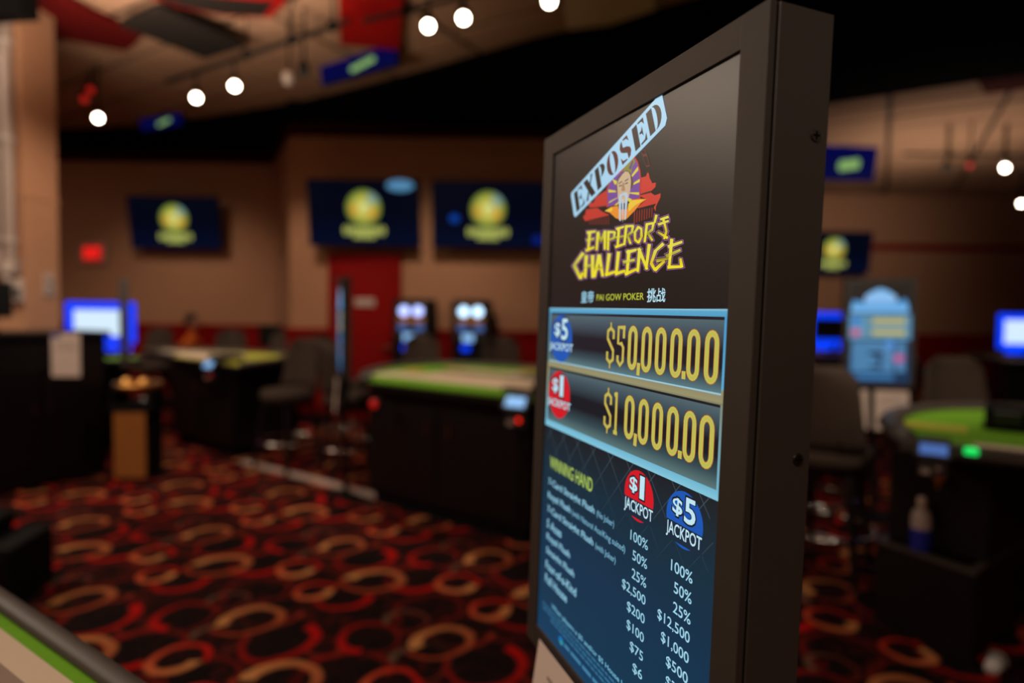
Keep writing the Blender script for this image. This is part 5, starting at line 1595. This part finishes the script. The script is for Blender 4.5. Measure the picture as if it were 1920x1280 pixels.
track('black lighting rail running over the left tables', (-3.6, 6.43, 3.8), (-1.35, 5.06, 3.8), (.5, .74, .93))
track('black lighting rail over the bright pair of lamps', (-1.2, 4.95, 3.75), (.6, 4.1, 3.75), (.2, .75))
track('black lighting rail on the far ceiling at right', (5.4, 8.6, 3.74), (7.9, 8.6, 3.74), (.25, .55, .9))
t = thing('dome_camera', 'pale dome camera under the ceiling above the soffit at left', 'camera', (-2.05, 5.65, 3.55))
B().tube((0, 0, .06), (0, 0, .6), .01, seg=8).build('stem', M['black'], t)
B().lathe([(.0, -.06), (.04, -.045), (.055, 0), (.055, .05), (.03, .06)], seg=18).build('dome', M['grey'], t, smooth=True)

# ---------------------------------------------------------------- person at the far table
def person(x, y, z, rz):
    t = thing('person', 'person with black hair in an orange top seated behind the far table', 'person', (x, y, 0), rz)
    me = bpy.data.meshes.new('body')
    J = [((0, 0, .52), .135), ((0, .0, .72), .13), ((0, .01, .92), .15), ((0, .02, 1.04), .10), ((0, .03, 1.10), .052), ((0, .035, 1.17), .055),
         ((.19, .01, .98), .06), ((.24, .08, .76), .046), ((.12, .30, .74), .036), ((.08, .37, .75), .03),
         ((-.19, .01, .98), .06), ((-.24, .08, .76), .046), ((-.12, .30, .74), .036), ((-.08, .37, .75), .03),
         ((.10, .06, .50), .10), ((.12, .46, .50), .07), ((.12, .46, .08), .045), ((.12, .58, .04), .035),
         ((-.10, .06, .50), .10), ((-.12, .46, .50), .07), ((-.12, .46, .08), .045), ((-.12, .58, .04), .035)]
    E_ = [(0, 1), (1, 2), (2, 3), (3, 4), (4, 5), (2, 6), (6, 7), (7, 8), (8, 9), (2, 10), (10, 11), (11, 12), (12, 13), (0, 14), (14, 15), (15, 16), (16, 17), (0, 18), (18, 19), (19, 20), (20, 21)]
    me.from_pydata([j[0] for j in J], E_, [])
    o = bpy.data.objects.new('body', me)
    COL.objects.link(o)
    o.parent = t
    sk = o.modifiers.new('skin', 'SKIN')
    for i, (p_, r) in enumerate(J):
        me.skin_vertices[0].data[i].radius = (r, r * .8)
        me.skin_vertices[0].data[i].use_root = i == 0
    o.modifiers.new('sub', 'SUBSURF').render_levels = 1
    me.materials.append(M['orange'])
    b = B().ball((0, .05, 1.27), (.075, .095, .115), 16)
    b.ball((0, .145, 1.255), (.014, .02, .018), 8)
    for s in (-1, 1):
        b.ball((s * .076, .045, 1.26), (.012, .02, .03), 8)
    h = b.build('head', M['skin'], t, smooth=True)
    for s in (-1, 1):
        B().ball((s * .03, .138, 1.285), (.011, .008, .007), 8).build('eye', M['hair'], h)
    B().ball((0, .136, 1.215), (.024, .008, .006), 8).build('mouth', mat('lips', (120, 60, 52), .6), h)
    B().ball((0, .018, 1.31), (.094, .108, .108), 16).build('hair', M['hair'], t, smooth=True)
    for s in (-1, 1):
        hb = B().ball((s * .075, .40, .755), (.03, .045, .014), 10)
        for k in range(4):
            fx = s * .075 + (k - 1.5) * .015
            ln2 = (.05, .06, .057, .045)[k]
            hb.tube((fx, .43, .758), (fx, .43 + ln2 * .6, .762), .0075, seg=6).tube((fx, .43 + ln2 * .6, .762), (fx, .43 + ln2, .752), .007, seg=6)
        hb.tube((s * .05, .40, .757), (s * .032, .43, .755), .009, seg=6)
        hb.build('hand', M['skin'], t, smooth=True)
    return t


person(-4.72, 9.0, 0, R(-100))
t = thing('low_chair', 'dark low chair carrying the person in orange', 'chair', (-4.78, 9.0, 0), R(-100))
B().box((0, .03, .38), (.46, .44, .08)).build('seat', M['fabric'], t, bevel=.02)
B().box((0, -.27, .66), (.44, .06, .5)).build('backrest', M['fabric'], t, bevel=.025)
for sx in (-1, 1):
    for sy in (-1, 1):
        B().tube((sx * .2, sy * .17 + .03, 0), (sx * .19, sy * .16 + .03, .36), .016, seg=8).build('leg', M['darkwood'], t)
t = thing('monitor', 'black monitor standing behind the rightmost stool of the far table', 'monitor', (-3.24, 8.22, 0), R(180))
B().box((0, 0, 1.12), (.3, .05, .3)).build('screen_panel', M['black'], t, bevel=.01)
B().tube((0, .0, .02), (0, .0, 1.0), .025).build('stand', M['black'], t)
B().lathe([(0, 0), (.12, 0), (.12, .015), (.03, .03), (0, .03)], seg=20).build('foot', M['black'], t)
